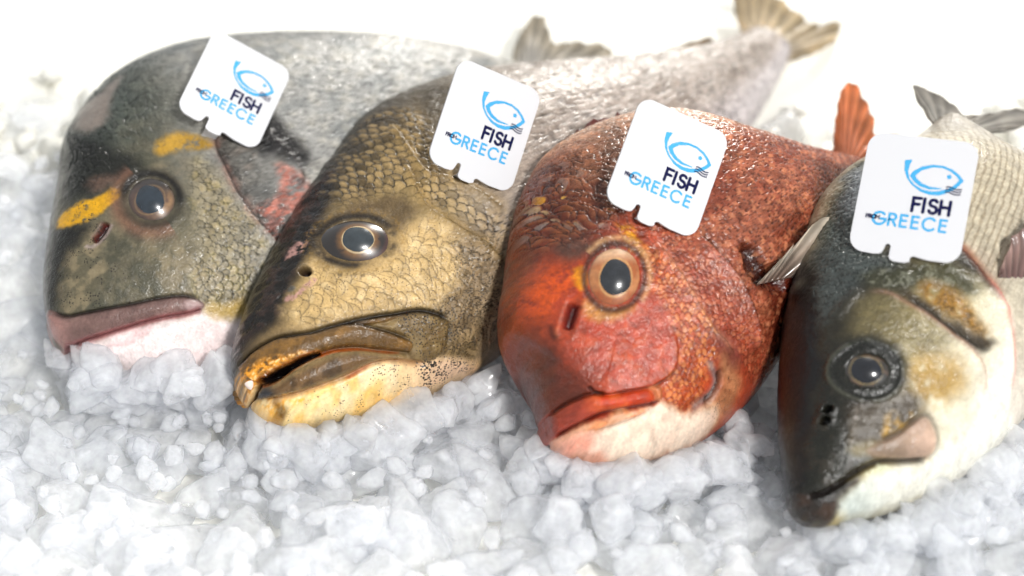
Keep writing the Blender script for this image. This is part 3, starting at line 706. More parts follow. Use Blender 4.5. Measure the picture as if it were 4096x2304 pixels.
def body_fish(key, name, label, cat, mat, paint):
    F = FISH[key]
    e1, e2, n, tip = (np.array(F[k]) for k in ('e1', 'e2', 'n', 'tip'))
    M = Matrix([[e1[i], e2[i], n[i], tip[i]] for i in range(3)] + [[0, 0, 0, 1]])
    root = empty(name, M)
    tag(root, label, cat)
    A, B, Y, t = fish_base(F['pairs'], F['W'], NI, NJ, NF, F['kk'], expo=F['expo'])
    P = np.stack([A, B, Y], -1)
    N = grid_normals(P)
    if N[NI // 2, NJ // 2, 2] < 0: N = -N
    N[:3] = np.array([-1.0, 0, 0])
    E = F['eye']; s = Skin(A, B, F['surf'], lin(128, 128, 128))
    s.Y = Y; s.F = F; s.t = np.broadcast_to(t[:, None], A.shape)
    th = np.concatenate([np.linspace(0, math.pi, NJ), np.linspace(math.pi, 2 * math.pi, NF + 2)[1:-1]])
    s.v = np.broadcast_to(np.cos(th)[None], A.shape)      # 1 along the back, -1 along the belly
    # eye socket
    c = np.array(E['c']); x1, x2 = np.array(E['x1'])[:2], np.array(E['x2'])[:2]
    G = np.linalg.inv(np.stack([x1, x2], 1))
    d = np.stack([A - c[0], B - c[1]], -1) @ G.T
    s.er = np.hypot(d[..., 0], d[..., 1])
    s.h -= 0.36 * (1 - sstep(0.60, 0.93, s.er))
    s.h += (0.02 + 0.06 * fbm(A, B, 0.9, 2, 99)) * np.exp(-((s.er - 1.22) / 0.17) ** 2)
    paint(s)
    # mottling of the pigment itself
    s.col *= (1 + 0.16 * fbm(A, B, 3.1, 3, 71) + 0.14 * fbm(A, B, 12, 3, 72))[..., None]
    s.col = 0.88 * np.clip(s.col, 0, 1) ** 1.30
    s.h *= sstep(0.0, 0.4, s.t)
    P2 = P + N * s.h[..., None]
    V = P2.reshape(-1, 3) * 0.01
    f = grid_faces(NI, NJ + NF, True)
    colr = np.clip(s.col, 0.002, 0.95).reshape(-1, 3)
    # close the tail root with a cap ring at its centre
    m = NJ + NF
    cap = V[-m:].mean(0, keepdims=True)
    V = np.concatenate([V, cap]); colr = np.concatenate([colr, colr[-1:]])
    k = len(V) - 1
    last = (NI - 1) * m + np.arange(m)
    capf = np.stack([last, np.roll(last, -1), np.full(m, k), np.full(m, k)], -1)[:, :3]
    # orientation
    a0, a1, a2 = V[f[(NI // 2) * m + NJ // 2][:3]]
    if np.cross(a1 - a0, a2 - a0)[2] < 0:
        f = f[:, ::-1]; capf = capf[:, ::-1]
    rough = np.append(np.clip(s.rough, 0.05, 1).ravel(), 0.4); sp = np.append(s.speck.ravel(), 0)
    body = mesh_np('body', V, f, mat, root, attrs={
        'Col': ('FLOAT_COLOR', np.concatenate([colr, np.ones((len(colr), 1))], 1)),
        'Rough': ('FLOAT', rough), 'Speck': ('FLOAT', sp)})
    SURF[key] = (A[:, :NJ], B[:, :NJ], P2[:, :NJ], N[:, :NJ])
    # coarse copy for keeping ice out of the fish
    cs = P[::12, ::10] * 0.01
    R = np.stack([e1, e2, n], 1)
    W = cs.reshape(-1, 3) @ R.T + tip
    cf = grid_faces(cs.shape[0], cs.shape[1], True)
    fn = np.cross(W[cf[:, 1]] - W[cf[:, 0]], W[cf[:, 2]] - W[cf[:, 0]]) @ n
    if fn[np.argmax(cs.reshape(-1, 3)[cf[:, 0], 2])] < 0: cf = cf[:, ::-1]
    FISH_BVH.append((BVHTree.FromPolygons([tuple(v) for v in W], [tuple(q) for q in cf.tolist()]), W, R, tip, F))
    FISH_ROOTS[key] = root
    return root

def on_skin(key, p, lift=0.0):
    A, B, P, N = SURF[key]
    k = np.argmin((A - p[0]) ** 2 + (B - p[1]) ** 2)
    i, j = np.unravel_index(k, A.shape)
    return P[i, j] + N[i, j] * lift, N[i, j]

PAIR = lambda s, k: np.array(s.F['pairs'])[k]

# ------------------------------------------------ gilt-head bream: grey, yellow bar between the eyes, pale lips
def paint_bream(s):
    a, b = s.a, s.b
    n1 = fbm(a, b, 0.55, 4, 11); n2 = fbm(a, b, 2.2, 4, 12); n3 = fbm(a, b, 9, 3, 13)
    s.col[:] = lin(116, 112, 94)
    s.mix(sstep(-0.1, 0.5, n1), lin(152, 142, 116), 0.8)
    s.mix(sstep(-0.2, 0.4, n2), lin(74, 78, 66), 0.55)
    # back and flank behind the gill
    body = sstep(6.2, 8.2, s.t + 0.9 * (1 - s.v) * 0.0 + 0.25 * n1)
    st = fbm(a * 0.5, b, 1.3, 4, 14)
    s.mix(body, lin(166, 167, 162))
    s.mix(body * sstep(-0.1, 0.5, st), lin(132, 136, 134), 0.75)
    s.mix(body * sstep(-0.1, 0.55, n2), lin(186, 184, 172), 0.5)
    s.mix(sstep(0.55, 0.98, s.v) * sstep(4.5, 7, s.t), lin(84, 90, 90), 0.85)
    s.mix(sstep(0.5, 0.95, s.v) * sstep(9, 12, s.t), lin(150, 135, 110), 0.4)
    # nape
    nape = sstep(0.15, 0.6, s.v) * sstep(3.6, 5, s.t) * (1 - sstep(6.5, 8, s.t))
    s.mix(nape, lin(84, 92, 86), 0.9)
    s.mix(s.poly('darkhead', 0.5, 0.45), lin(40, 42, 36), 0.95)
    s.mix(s.poly('darkfront', 0.4, 0.5), lin(28, 30, 28), 0.95)
    s.mix(sstep(0.80, 0.97, s.v) * sstep(0.4, 1.2, s.t) * (1 - sstep(5, 6, s.t)), lin(62, 62, 58), 0.7)
    s.mix(s.poly('forepink', 0.3, 0.3), lin(134, 112, 98), 0.7)
    s.mix(s.poly('napepink', 0.3, 0.3), lin(170, 156, 146), 0.55)
    s.mix(s.poly('yellow1', 0.14, 0.16) * sstep(-0.75, -0.1, n3 + n2 * 0.6), lin(214, 172, 34), 0.98)
    s.mix(s.poly('yellow2', 0.22, 0.25) * sstep(-0.9, -0.1, n3 + n2), lin(194, 160, 66), 0.9)
    # cheek scales and gill cover
    sc = s.poly('scalecheek', 0.6, 0.4)
    s.mix(sc, lin(158, 150, 124), 0.75)
    s.mix(sc * sstep(0, 0.5, n2), lin(170, 158, 92), 0.45)
    s.step('gill', 0.16, 0.9, -1)
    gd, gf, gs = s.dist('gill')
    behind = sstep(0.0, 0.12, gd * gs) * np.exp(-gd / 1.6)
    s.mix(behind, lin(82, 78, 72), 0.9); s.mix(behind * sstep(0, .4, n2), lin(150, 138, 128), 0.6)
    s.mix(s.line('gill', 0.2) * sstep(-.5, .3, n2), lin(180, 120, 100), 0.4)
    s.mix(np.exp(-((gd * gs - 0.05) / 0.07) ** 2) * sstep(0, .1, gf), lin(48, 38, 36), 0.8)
    s.mix(s.poly('blotch', 0.2, 0.75) * sstep(-.7, .1, n2 + s.poly('blotch', .1, .5)), lin(28, 24, 24), 0.95)
    s.mix(s.poly('redgill', 0.3, 0.25) * sstep(-0.6, 0.25, n2 + n3), lin(198, 112, 88), 0.7)
    s.mix(s.poly('redgill', 0.1, 0.2) * sstep(0.1, 0.5, n2), lin(206, 160, 146), 0.6)
    s.mix(s.poly('redgill', 0.1, 0.2) * sstep(0.1, 0.4, fbm(a, b, 4, 3, 15)), lin(96, 74, 70), 0.6)
    s.step('gill2', 0.14, 0.5, -1)
    s.mix(s.line('gill2', 0.1), lin(50, 36, 36), 0.7)
    s.h -= 0.05 * s.line('preop', 0.15)
    # relief
    h, e, i = add_scales(s, sc, 0.44, 0.06, 0.8, -0.25, 0.24, seed=21, warp=0.4, vary=0.2, aspect=0.85)
    s.mix(sc * sstep(0.2, 0.45, e) * sstep(-.2, .3, n2), lin(186, 172, 142), 0.45)
    add_scales(s, nape * (1 - s.poly('napepink')), 0.42, 0.12, 0.85, 0.2, 0.32, seed=22, warp=0.6, wf=0.9, vary=0.3, aspect=1.3)
    add_scales(s, body, 0.36, 0.07, 0.45, 0.1, 0.12, seed=23)
    blk = s.poly('blotch', .2, .3) + 0.7 * behind
    add_scales(s, np.clip(blk, 0, 1), 0.36, 0.07, 0.7, 0.5, 0.3, seed=24, warp=0.5, vary=0.3)
    s.h += 0.02 * n2 + 0.006 * n3
    # nostril, fold before the eye
    s.h -= 0.34 * s.line('nost', 0.15, 0.15); s.mix(s.line('nost', 0.20, 0.15), lin(112, 40, 42)); s.mix(s.line('nost', 0.09, 0.3), lin(26, 12, 12), 0.85)
    d, f, sd = s.dist('nost')
    s.mix(np.exp(-((d - 0.26) / 0.09) ** 2) * (sd > 0) * sstep(0, .1, f), lin(176, 164, 158), 0.7)
    s.mix(np.exp(-((s.er - 1.35) / 0.3) ** 2) * (a < s.F['eye']['c'][0]) , lin(150, 112, 92), 0.6)
    s.mix(np.exp(-((s.er - 1.08) / 0.22) ** 2) * (0.55 + 0.45 * sstep(-.5, .5, (s.a - s.F['eye']['c'][0]) + (s.b - s.F['eye']['c'][1]))), lin(32, 28, 25), 0.95)
    s.h += 0.10 * s.line('browline', 0.25)
    # lips, chin
    s.mix(s.poly('chin', 0.35, 0.4), lin(240, 231, 227), 0.98)
    s.mix(s.poly('chin', 0.6, 0.1) * sstep(0, 0.5, n1), lin(236, 220, 216), 0.5)
    s.mix(s.poly('yellowjaw', 0.2, 0.25), lin(196, 172, 104), 0.8)
    lb = s.poly('lipband', 0.06, 0.05, False)
    s.dome('lipband', 0.22, 0.22)
    s.mix(lb, lin(128, 106, 100))
    s.mix(lb * sstep(-0.1, 0.5, n2), lin(150, 126, 118), 0.6)
    front = np.exp(-((s.t - 0.9) / 0.9) ** 2)
    s.mix(lb * front * sstep(0.2, -0.6, s.v), lin(190, 152, 144), 0.7)
    s.mix(s.poly('lipknob', .1, .1), lin(186, 168, 164), 0.8)
    s.dome('lipknob', 0.1, 0.1)
    s.h -= 0.10 * s.line('lipup', 0.07); s.dark(s.line('lipup', 0.09), 0.75)
    s.h -= 0.16 * s.line('lipmid', 0.08, 0.03); s.mix(s.line('lipmid', 0.13, 0.03), lin(186, 118, 118), 0.8); s.dark(s.line('lipmid', 0.05, 0.03), 0.6)
    s.dome('lowlip', 0.09, 0.12); s.mix(s.poly('lowlip', .15, .1), lin(232, 202, 200), 0.7)
    # pores on the snout
    s.speck += 0.62 * sstep(1.0, 2.2, s.t) * (1 - sstep(4.2, 5, s.t)) * sstep(-0.1, 0.3, fbm(a, b, 3, 2, 77)) * (1 - lb) * (1 - s.poly('chin'))
    s.rough -= 0.10 * (1 - body) + 0.12 * body
    s.col *= np.array([1.03, 1.0, 1.02])

# ------------------------------------------------ grouper: tan scaled cheek, heavy yellow mouth
def paint_grouper(s):
    a, b = s.a, s.b
    n1 = fbm(a, b, 0.6, 4, 31); n2 = fbm(a, b, 2.4, 4, 32); n3 = fbm(a, b, 10, 3, 33)
    s.col[:] = lin(146, 126, 86)
    s.mix(sstep(-0.2, 0.5, n1), lin(164, 144, 96), 0.6)
    body = sstep(7.2, 9.2, s.t + 0.3 * n1)
    s.mix(body, lin(178, 168, 150))
    s.mix(body * sstep(-0.2, 0.5, fbm(a * 0.4, b, 1.6, 4, 34)), lin(146, 134, 116), 0.7)
    s.mix(body * (1 - sstep(-0.7, -0.1, s.v)), lin(214, 208, 196), 0.8)
    # upper head
    top = sstep(0.05, 0.75, s.v) * (1 - sstep(8, 10, s.t))
    s.mix(top, lin(96, 84, 58), 0.85)
    s.mix(sstep(0.55, 0.95, s.v) * (1 - sstep(6.5, 9, s.t)), lin(56, 50, 40), 0.9)
    s.mix(s.poly('snoutdark', 0.35, 0.5), lin(34, 29, 25), 0.97)
    s.mix(s.poly('snoutdark', 0.35, 0.3) * sstep(0.05, 0.45, n2), lin(86, 66, 54), 0.55)
    ck = s.poly('cheek', 0.5, 0.55)
    s.mix(ck, lin(204, 178, 122), 0.95)
    s.mix(ck * sstep(0.0, 0.5, n2), lin(222, 200, 150), 0.6)
    s.mix(s.poly('browtop', 0.3, 0.3), lin(92, 76, 50), 0.7)
    wr = s.poly('wrinkle', 0.5, 0.5)
    s.mix(wr, lin(150, 132, 100), 0.7)
    # scales
    add_scales(s, np.clip(ck * (1 - s.poly('brow', .3, .3) * 0), 0, 1) * sstep(1.25, 1.5, s.er), 0.60, 0.03, 0.48, -0.1, 0.26, seed=35, warp=0.4, wf=0.8, vary=0.06)
    tp = s.poly('scaletop', 0.6, 0.5) * sstep(1.3, 1.6, s.er)
    h, e, i = add_scales(s, tp, 0.54, 0.10, 0.95, 0.25, 0.14, seed=36, warp=0.3, vary=0.25)
    s.mix(tp * sstep(0.4, 0.8, h) * sstep(0.18, 0.4, e) * sstep(0.1, 0.5, i + .3 * n2), lin(192, 168, 116), 0.6)
    add_scales(s, np.clip(wr + 0.9 * s.poly('specks'), 0, 1), 0.42, 0.09, 0.75, 0.6, 0.4, seed=37, aspect=0.7, warp=0.9, wf=0.9, vary=0.25)
    s.rough -= 0.20 * body
    add_scales(s, body * (1 - tp), 0.46, 0.10, 0.5, 0.12, 0.12, seed=38)
    s.h += 0.07 * s.poly('snoutdark', .5, .3) * n2 + 0.03 * top * n2
    s.h += 0.10 * wr * np.sin((a * 0.8 + b * 1.3 + 0.8 * n1) * 4.2) * 0.5
    for g in ('gillA', 'gillB'):
        s.step(g, 0.28, 0.8, -1); s.dark(s.line(g, 0.10), 0.55); s.mix(s.line(g, 0.3), lin(176, 146, 76), 0.3)
    # fold under the eye, bare skin streaks, nostrils
    s.h += 0.05 * s.line('cheekline', 0.12); s.dark(s.line('cheekline', 0.10) * sstep(-.2, .3, n3), 0.5)
    for k in ('pinkstreak', 'pinkstreak2'):
        s.mix(s.poly(k, 0.06, 0.08) * sstep(-0.5, 0.1, n3 + n2), lin(196, 158, 140), 0.8)
    c = s.S['nost'][0]; s.h -= 0.5 * s.blob(c, 0.17, 0.24, 0.3, 4); s.h += 0.07 * np.exp(-((np.hypot((a - c[0]) / 0.8, b - c[1]) - 0.33) / 0.1) ** 2)
    s.mix(s.blob(c, 0.20, 0.27, 0.3, 4), lin(38, 16, 10))
    c = s.S['nost2'][0]; s.mix(s.blob(c, 0.17, 0.13, 0, 4), lin(92, 92, 84), 0.8); s.h += 0.05 * s.blob(c, 0.17, 0.13, 0, 4)
    s.mix(np.exp(-((s.er - 1.06) / 0.17) ** 2) * sstep(-.6, .3, n1 + n2 + .15), lin(40, 31, 22), 0.9)
    s.mix(np.exp(-((s.er - 1.32) / 0.12) ** 2) * sstep(-.1, .3, n3), lin(150, 122, 60), 0.5)
    # mouth
    jaw = s.poly('jaw', 0.15, 0.2, False)
    s.mix(jaw, lin(242, 218, 156))
    s.mix(jaw * sstep(-0.1, 0.45, n1), lin(248, 230, 184), 0.7)
    s.mix(jaw * sstep(0.0, 0.45, fbm(a, b, 1.2, 3, 41)), lin(240, 190, 84), 0.6)
    s.mix(jaw * sstep(5.0, 7.0, s.t), lin(220, 188, 160), 0.7)
    s.dome('maxplate', 0.16, 0.16); mp = s.poly('maxplate', .06, .05, False)
    s.mix(mp, lin(132, 112, 72)); s.mix(mp * sstep(-0.1, 0.4, n2), lin(158, 138, 92), 0.6)
    up_lip = (s.dist('G1')[2] < 0) * (1 - sstep(0.9, 1.25, s.dist('G1')[0]))
    above = s.dist('lipdown'); inb = (s.dist('G1')[2] < 0) & (above[2] > 0) & (s.dist('G1')[1] < 0.97) & (s.dist('G1')[1] > 0.01) & (s.dist('G1')[0] < 2.2) & (above[0] < 2.4)
    lipw = inb * 1.0
    lipw = lipw * (1 - mp)
    s.mix(lipw, lin(120, 94, 52)); s.mix(lipw * sstep(-0.2, 0.4, n2), lin(156, 122, 66), 0.7)
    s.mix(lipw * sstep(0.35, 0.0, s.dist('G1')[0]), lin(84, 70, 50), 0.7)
    din = np.minimum(s.dist('G1')[0], above[0])
    s.h += lipw * 0.30 * (1 - np.exp(-din / 0.22))
    ll = s.poly('lowlip', .06, .06, False)
    s.dome('lowlip', 0.30, 0.25)
    s.mix(ll, lin(98, 78, 50)); s.mix(ll * sstep(-0.2, 0.4, n2), lin(140, 112, 72), 0.7)
    s.mix(ll * (1 - sstep(0.0, 0.3, -s.sd('lowlip', False))), lin(186, 168, 120), 0.5)
    s.mix(s.poly('yelup', 0.25, 0.15) * sstep(-0.9, -0.1, n2 + n3), lin(238, 172, 58), 0.92); s.mix(s.poly('yelup', 0.1, 0.05) * sstep(0.0, 0.4, n2 + n3), lin(246, 218, 160), 0.85)
    s.dome('yelup', 0.10, 0.15)
    s.mix(s.poly('orange1', .05, .05, False), lin(176, 96, 30), 0.9); s.mix(s.poly('orange2', .06, .05, False), lin(192, 96, 62), 0.85)
    s.mix(s.poly('yeljaw', .2, .2) * sstep(-0.5, 0.2, n2 + n3 * 0.5), lin(246, 182, 36), 0.95)
    s.mix(s.poly('yeljaw', .1, .1) * sstep(0.1, 0.35, n2), lin(244, 228, 176), 0.8)
    s.mix(s.poly('darkjaw', .2, .2), lin(56, 58, 60), 0.95); s.mix(s.poly('darkjaw2', .12, .15), lin(104, 78, 34), 0.85)
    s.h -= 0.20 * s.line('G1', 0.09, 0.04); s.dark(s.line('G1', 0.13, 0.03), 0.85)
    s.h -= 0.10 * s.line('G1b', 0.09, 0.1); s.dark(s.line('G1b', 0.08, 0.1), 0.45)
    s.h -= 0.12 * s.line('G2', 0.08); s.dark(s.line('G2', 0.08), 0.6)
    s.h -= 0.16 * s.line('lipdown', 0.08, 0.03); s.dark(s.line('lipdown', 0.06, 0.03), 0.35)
    s.h -= 0.18 * s.line('G3', 0.10, 0.06); s.mix(s.line('G3', 0.10, 0.08), lin(196, 150, 96), 0.6); s.dark(s.line('G3', 0.05, 0.08), 0.3)
    mo = s.poly('mouth', 0.07, 0.04, False)
    s.h -= 1.3 * s.poly('mouth', 0.22, 0.03, False); s.mix(mo, lin(34, 12, 8)); s.mix(s.poly('mouth', -0.02, 0.10, False) * (1 - mo), lin(150, 84, 30), 0.6)
    s.h -= 0.35 * s.line('frontgap', 0.10, 0.05); s.mix(s.line('frontgap', 0.10, 0.05), lin(60, 34, 22), 0.9)
    # pigment dots
    sk = np.clip(s.poly('specks', 0.7, 0.7) + 0.75 * mp * sstep(-.3, .3, n1) + 0.62 * ck + 0.5 * ll + 0.6 * wr, 0, 1)
    s.speck += 0.66 * sk * (0.80 + 0.35 * n1)
    s.speck += jaw * 0.55 * sstep(-0.1, 0.5, n2 + 0.35 * sstep(3.5, 6, s.t)) * (1 - s.poly('yeljaw'))
    s.h += 0.018 * n2 + 0.006 * n3
    s.col *= np.array([1.0, 1.0, 1.16])
    s.rough += 0.02 * ck - 0.14 * (lipw + ll + jaw + s.poly('snoutdark'))

# ------------------------------------------------ red porgy
def paint_porgy(s):
    a, b = s.a, s.b
    n1 = fbm(a, b, 0.6, 4, 51); n2 = fbm(a, b, 2.4, 4, 52); n3 = fbm(a, b, 10, 3, 53)
    s.col[:] = lin(172, 78, 56)
    s.mix(sstep(-0.2, 0.5, n1), lin(184, 88, 60), 0.7)
    body = sstep(7.5, 10, s.t + 0.3 * n1)
    s.mix(body, lin(166, 104, 88))
    s.mix(body * sstep(-0.2, 0.5, fbm(a * 0.5, b, 1.5, 4, 54)), lin(142, 74, 58), 0.75)
    s.mix(sstep(0.2, 0.75, s.v) * sstep(7.6, 9.6, s.t), lin(206, 172, 160), 0.85)
    s.mix(sstep(0.0, 0.5, s.v) * sstep(11, 13, s.t), lin(168, 128, 116), 0.6)
    s.mix(s.poly('brown', 0.7, 0.8), lin(104, 54, 38), 0.95)
    s.mix(s.poly('brown', 0.5, 0.3) * sstep(0.0, 0.45, n2), lin(150, 96, 72), 0.5)
    s.mix(s.poly('naperidge', 0.8, 0.6), lin(156, 110, 94), 0.75)
    s.mix(s.poly('mauve', 0.4, 0.5), lin(152, 92, 74), 0.35)
    s.mix(s.poly('orange1', 0.8, 0.9) * sstep(-0.7, 0.2, n2 + n3), lin(204, 96, 34), 0.8)
    s.mix(s.poly('cheekflap', 1.0, 0.2), lin(180, 78, 52), 0.7)
    s.mix(s.poly('cheekflap', 0.8, 0.1) * sstep(-0.1, 0.4, n2), lin(200, 104, 68), 0.5)
    s.mix(s.poly('cheekflap', 0.8, 0.1) * sstep(0.1, 0.5, n1), lin(176, 60, 36), 0.6)
    s.mix(s.poly('snoutbrown', 0.5, 1.1), lin(98, 50, 38), 0.92)
    s.mix(s.poly('darkbrow', 0.35, 0.4), lin(84, 72, 70), 0.8)
    s.mix(s.poly('goldeye', 0.2, 0.25) * sstep(-0.5, 0.1, n3 + n2), lin(218, 160, 44), 0.85)
    s.mix(s.poly('goldeye2', 0.2, 0.25), lin(206, 158, 104), 0.75)
    s.mix(s.poly('goldspot', 0.12, 0.15), lin(226, 160, 40), 0.8)
    sr = s.poly('scalereg', 0.3, 0.35)
    s.mix(sr, lin(186, 92, 52), 0.9)
    # gill cover plates
    s.mix(s.poly('opmauve', 0.3, 0.4), lin(122, 72, 74), 0.8)
    s.mix(s.poly('opflap', 0.3, 0.4), lin(190, 138, 112), 0.85)
    s.speck += 0.5 * s.poly('opflap', 0.5, 0.2)
    s.step('gillA', 0.30, 0.9, -1); s.mix(s.line('gillA', 0.2), lin(196, 140, 122), 0.6); s.dark(s.line('gillA', 0.07), 0.4)
    s.step('gillB', 0.36, 0.8, -1); s.dark(s.line('gillB', 0.12), 0.6); s.dark(s.line('gillC', 0.12), 0.7); s.h -= 0.2 * s.line('gillC', 0.1)
    s.mix(np.exp(-((s.dist('gillB')[0] - 0.25) / 0.15) ** 2) * (s.dist('gillB')[2] < 0), lin(178, 100, 84), 0.5)
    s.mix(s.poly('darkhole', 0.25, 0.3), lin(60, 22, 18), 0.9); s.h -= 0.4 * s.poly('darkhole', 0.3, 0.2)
    s.mix(s.poly('darkright', 0.4, 0.4), lin(96, 34, 20), 0.8)  # dark spot plus the shadow beside the bass, painted into the colour
    # scales
    h, e, i = add_scales(s, sr, 0.44, 0.06, 0.6, 0.9, 0.16, seed=55, aspect=0.55, warp=0.25)
    s.mix(sr * sstep(0.15, 0.4, e) * sstep(0.2, 0.6, i), lin(222, 164, 120), 0.5)
    g2 = sstep(0.0, 0.3, s.dist('gillA')[0] * s.dist('gillA')[2]) * np.exp(-s.dist('gillA')[0] / 2.5) * (1 - sr) * (1 - s.poly('opflap')) * (1 - s.poly('opmauve'))
    h, e, i = add_scales(s, np.clip(g2, 0, 1), 0.42, 0.07, 0.7, 0.5, 0.16, seed=56, aspect=0.6)
    s.mix(np.clip(g2, 0, 1) * sstep(0.15, 0.45, e) * sstep(0.35, 0.7, i), lin(212, 156, 130), 0.45)
    hd = s.poly('brown', 0.4, 0.4) * sstep(0.2, 0.5, s.v + 0.2 * n1) * sstep(6, 7.2, s.t) * (1 - body)
    h, e, i = add_scales(s, np.clip(hd + 0.8 * sstep(6.5, 8, s.t) * (1 - body) * (s.v > 0.0), 0, 1), 0.44, 0.11, 0.65, 0.25, 0.3, seed=57, warp=0.6, wf=0.8, vary=0.3, aspect=1.3)
    s.mix(hd * sstep(0.6, 0.95, h) * sstep(0.1, 0.25, e), lin(176, 120, 92), 0.5)
    s.mix(s.poly('goldnape', .4, .4) * sstep(0.2, 0.4, e) * sstep(0.7, 0.85, i), lin(226, 168, 40), 0.9)
    s.mix(hd * sstep(0.2, 0.4, e) * sstep(0.82, 0.9, i), lin(150, 150, 160), 0.5)
    s.rough -= 0.16 * body
    h, e, i = add_scales(s, body, 0.42, 0.09, 0.6, 0.15, 0.16, seed=58, vary=0.22, aspect=0.8)
    s.mix(body * sstep(0.2, .5, e) * sstep(.4, .8, i), lin(196, 140, 116), 0.5)
    # nostril
    s.h -= 0.34 * s.line('nost', 0.20, 0.2); s.mix(s.line('nost', 0.26, 0.2), lin(120, 40, 44)); s.mix(s.line('nost', 0.13, 0.3), lin(70, 14, 22), 0.8)
    d, f, sd = s.dist('nost'); s.h += 0.04 * np.exp(-((d - 0.36) / 0.12) ** 2)
    s.mix(np.exp(-((d - 0.34) / 0.08) ** 2) * sstep(0, .1, f) * sstep(-.3, .4, n2), lin(196, 128, 104), 0.4)
    s.dark(s.line('nostrim', 0.12, .2), 0.55)
    s.mix(np.exp(-((s.er - 1.06) / 0.12) ** 2), lin(70, 40, 26), 0.85)
    s.mix(np.exp(-((s.er - 1.24) / 0.1) ** 2) * (a > s.F['eye']['c'][0]), lin(206, 168, 138), 0.6)
    # mouth
    cn = s.poly('chin', 0.2, 0.25)
    s.mix(cn, lin(240, 222, 204), 0.98); s.mix(cn * sstep(-0.1, 0.4, n2), lin(224, 196, 178), 0.4)
    s.mix(cn * sstep(6.2, 8, s.t), lin(206, 150, 124), 0.7)
    s.mix(s.poly('chinpink', 0.3, 0.3), lin(232, 150, 126), 0.75)
    s.h -= 0.05 * s.line('chinline', 0.10); s.dark(s.line('chinline', 0.1), 0.12)
    s.step('flapline', 0.09, 1.0, -1)
    fd, ff, fs = s.dist('flapline'); fl_ = np.exp(-(fd / 0.06) ** 2) * sstep(0.15, 0.5, ff)
    s.h -= 0.12 * fl_; s.dark(fl_, 0.7)
    lb = s.poly('lipband', .05, .05, False); s.dome('lipband', 0.26, 0.2)
    s.mix(lb, lin(196, 78, 40)); s.mix(lb * sstep(0, 0.4, n2), lin(216, 116, 66), 0.6)
    s.mix(lb * (1 - sstep(2.8, 4.4, s.t)), lin(158, 76, 64), 0.85)
    s.dome('liptip', 0.24, 0.14); s.mix(s.poly('liptip', .06, .06, False), lin(206, 136, 104), 0.9)
    s.dark(s.line('lipup', 0.09, 0.1), 0.55); s.h -= 0.12 * s.line('lipup', 0.08, 0.1)
    s.h -= 0.18 * s.line('mouthline', 0.07, 0.03); s.mix(s.line('mouthline', 0.09, 0.03), lin(140, 48, 40), 0.85); s.dark(s.line('mouthline', 0.04, 0.03), 0.5)
    s.dome('lowlip', 0.14, 0.15); s.mix(s.poly('lowlip', .12, .1), lin(226, 178, 154), 0.8); s.mix(s.poly('lowlip', .1, .05) * sstep(0.1, .4, n2), lin(222, 142, 96), .6)
    s.h -= 0.06 * s.line('lowline', 0.06); s.dark(s.line('lowline', 0.06), 0.25)
    s.mix(s.poly('opflap', .2, .2) * 0 + s.line('slitblue', 0.16), lin(140, 136, 146), 0.7)
    s.h -= 0.28 * s.line('slit', 0.13, 0.15); s.mix(s.line('slit', 0.13, 0.12), lin(54, 24, 26), 0.95)
    s.h += 0.018 * n2 + 0.006 * n3
    s.h -= 0.05 * s.poly('snoutbrown', 0.6, 0.4)
    s.rough -= 0.08
    st = fbm(a * 0.6 + b * 0.9, b * 0.5 - a * 0.3, 3.2, 4, 59)
    s.col *= (1 + 0.28 * st * (1 - cn))[..., None]
    s.mix(sstep(0.15, 0.5, fbm(a, b, 5, 3, 60)) * (1 - cn) * (1 - lb), lin(120, 58, 40), 0.35)
    s.col *= 1 + np.clip(1 - cn, 0, 1)[..., None] * (np.array([1.00, 1.06, 0.90]) - 1)

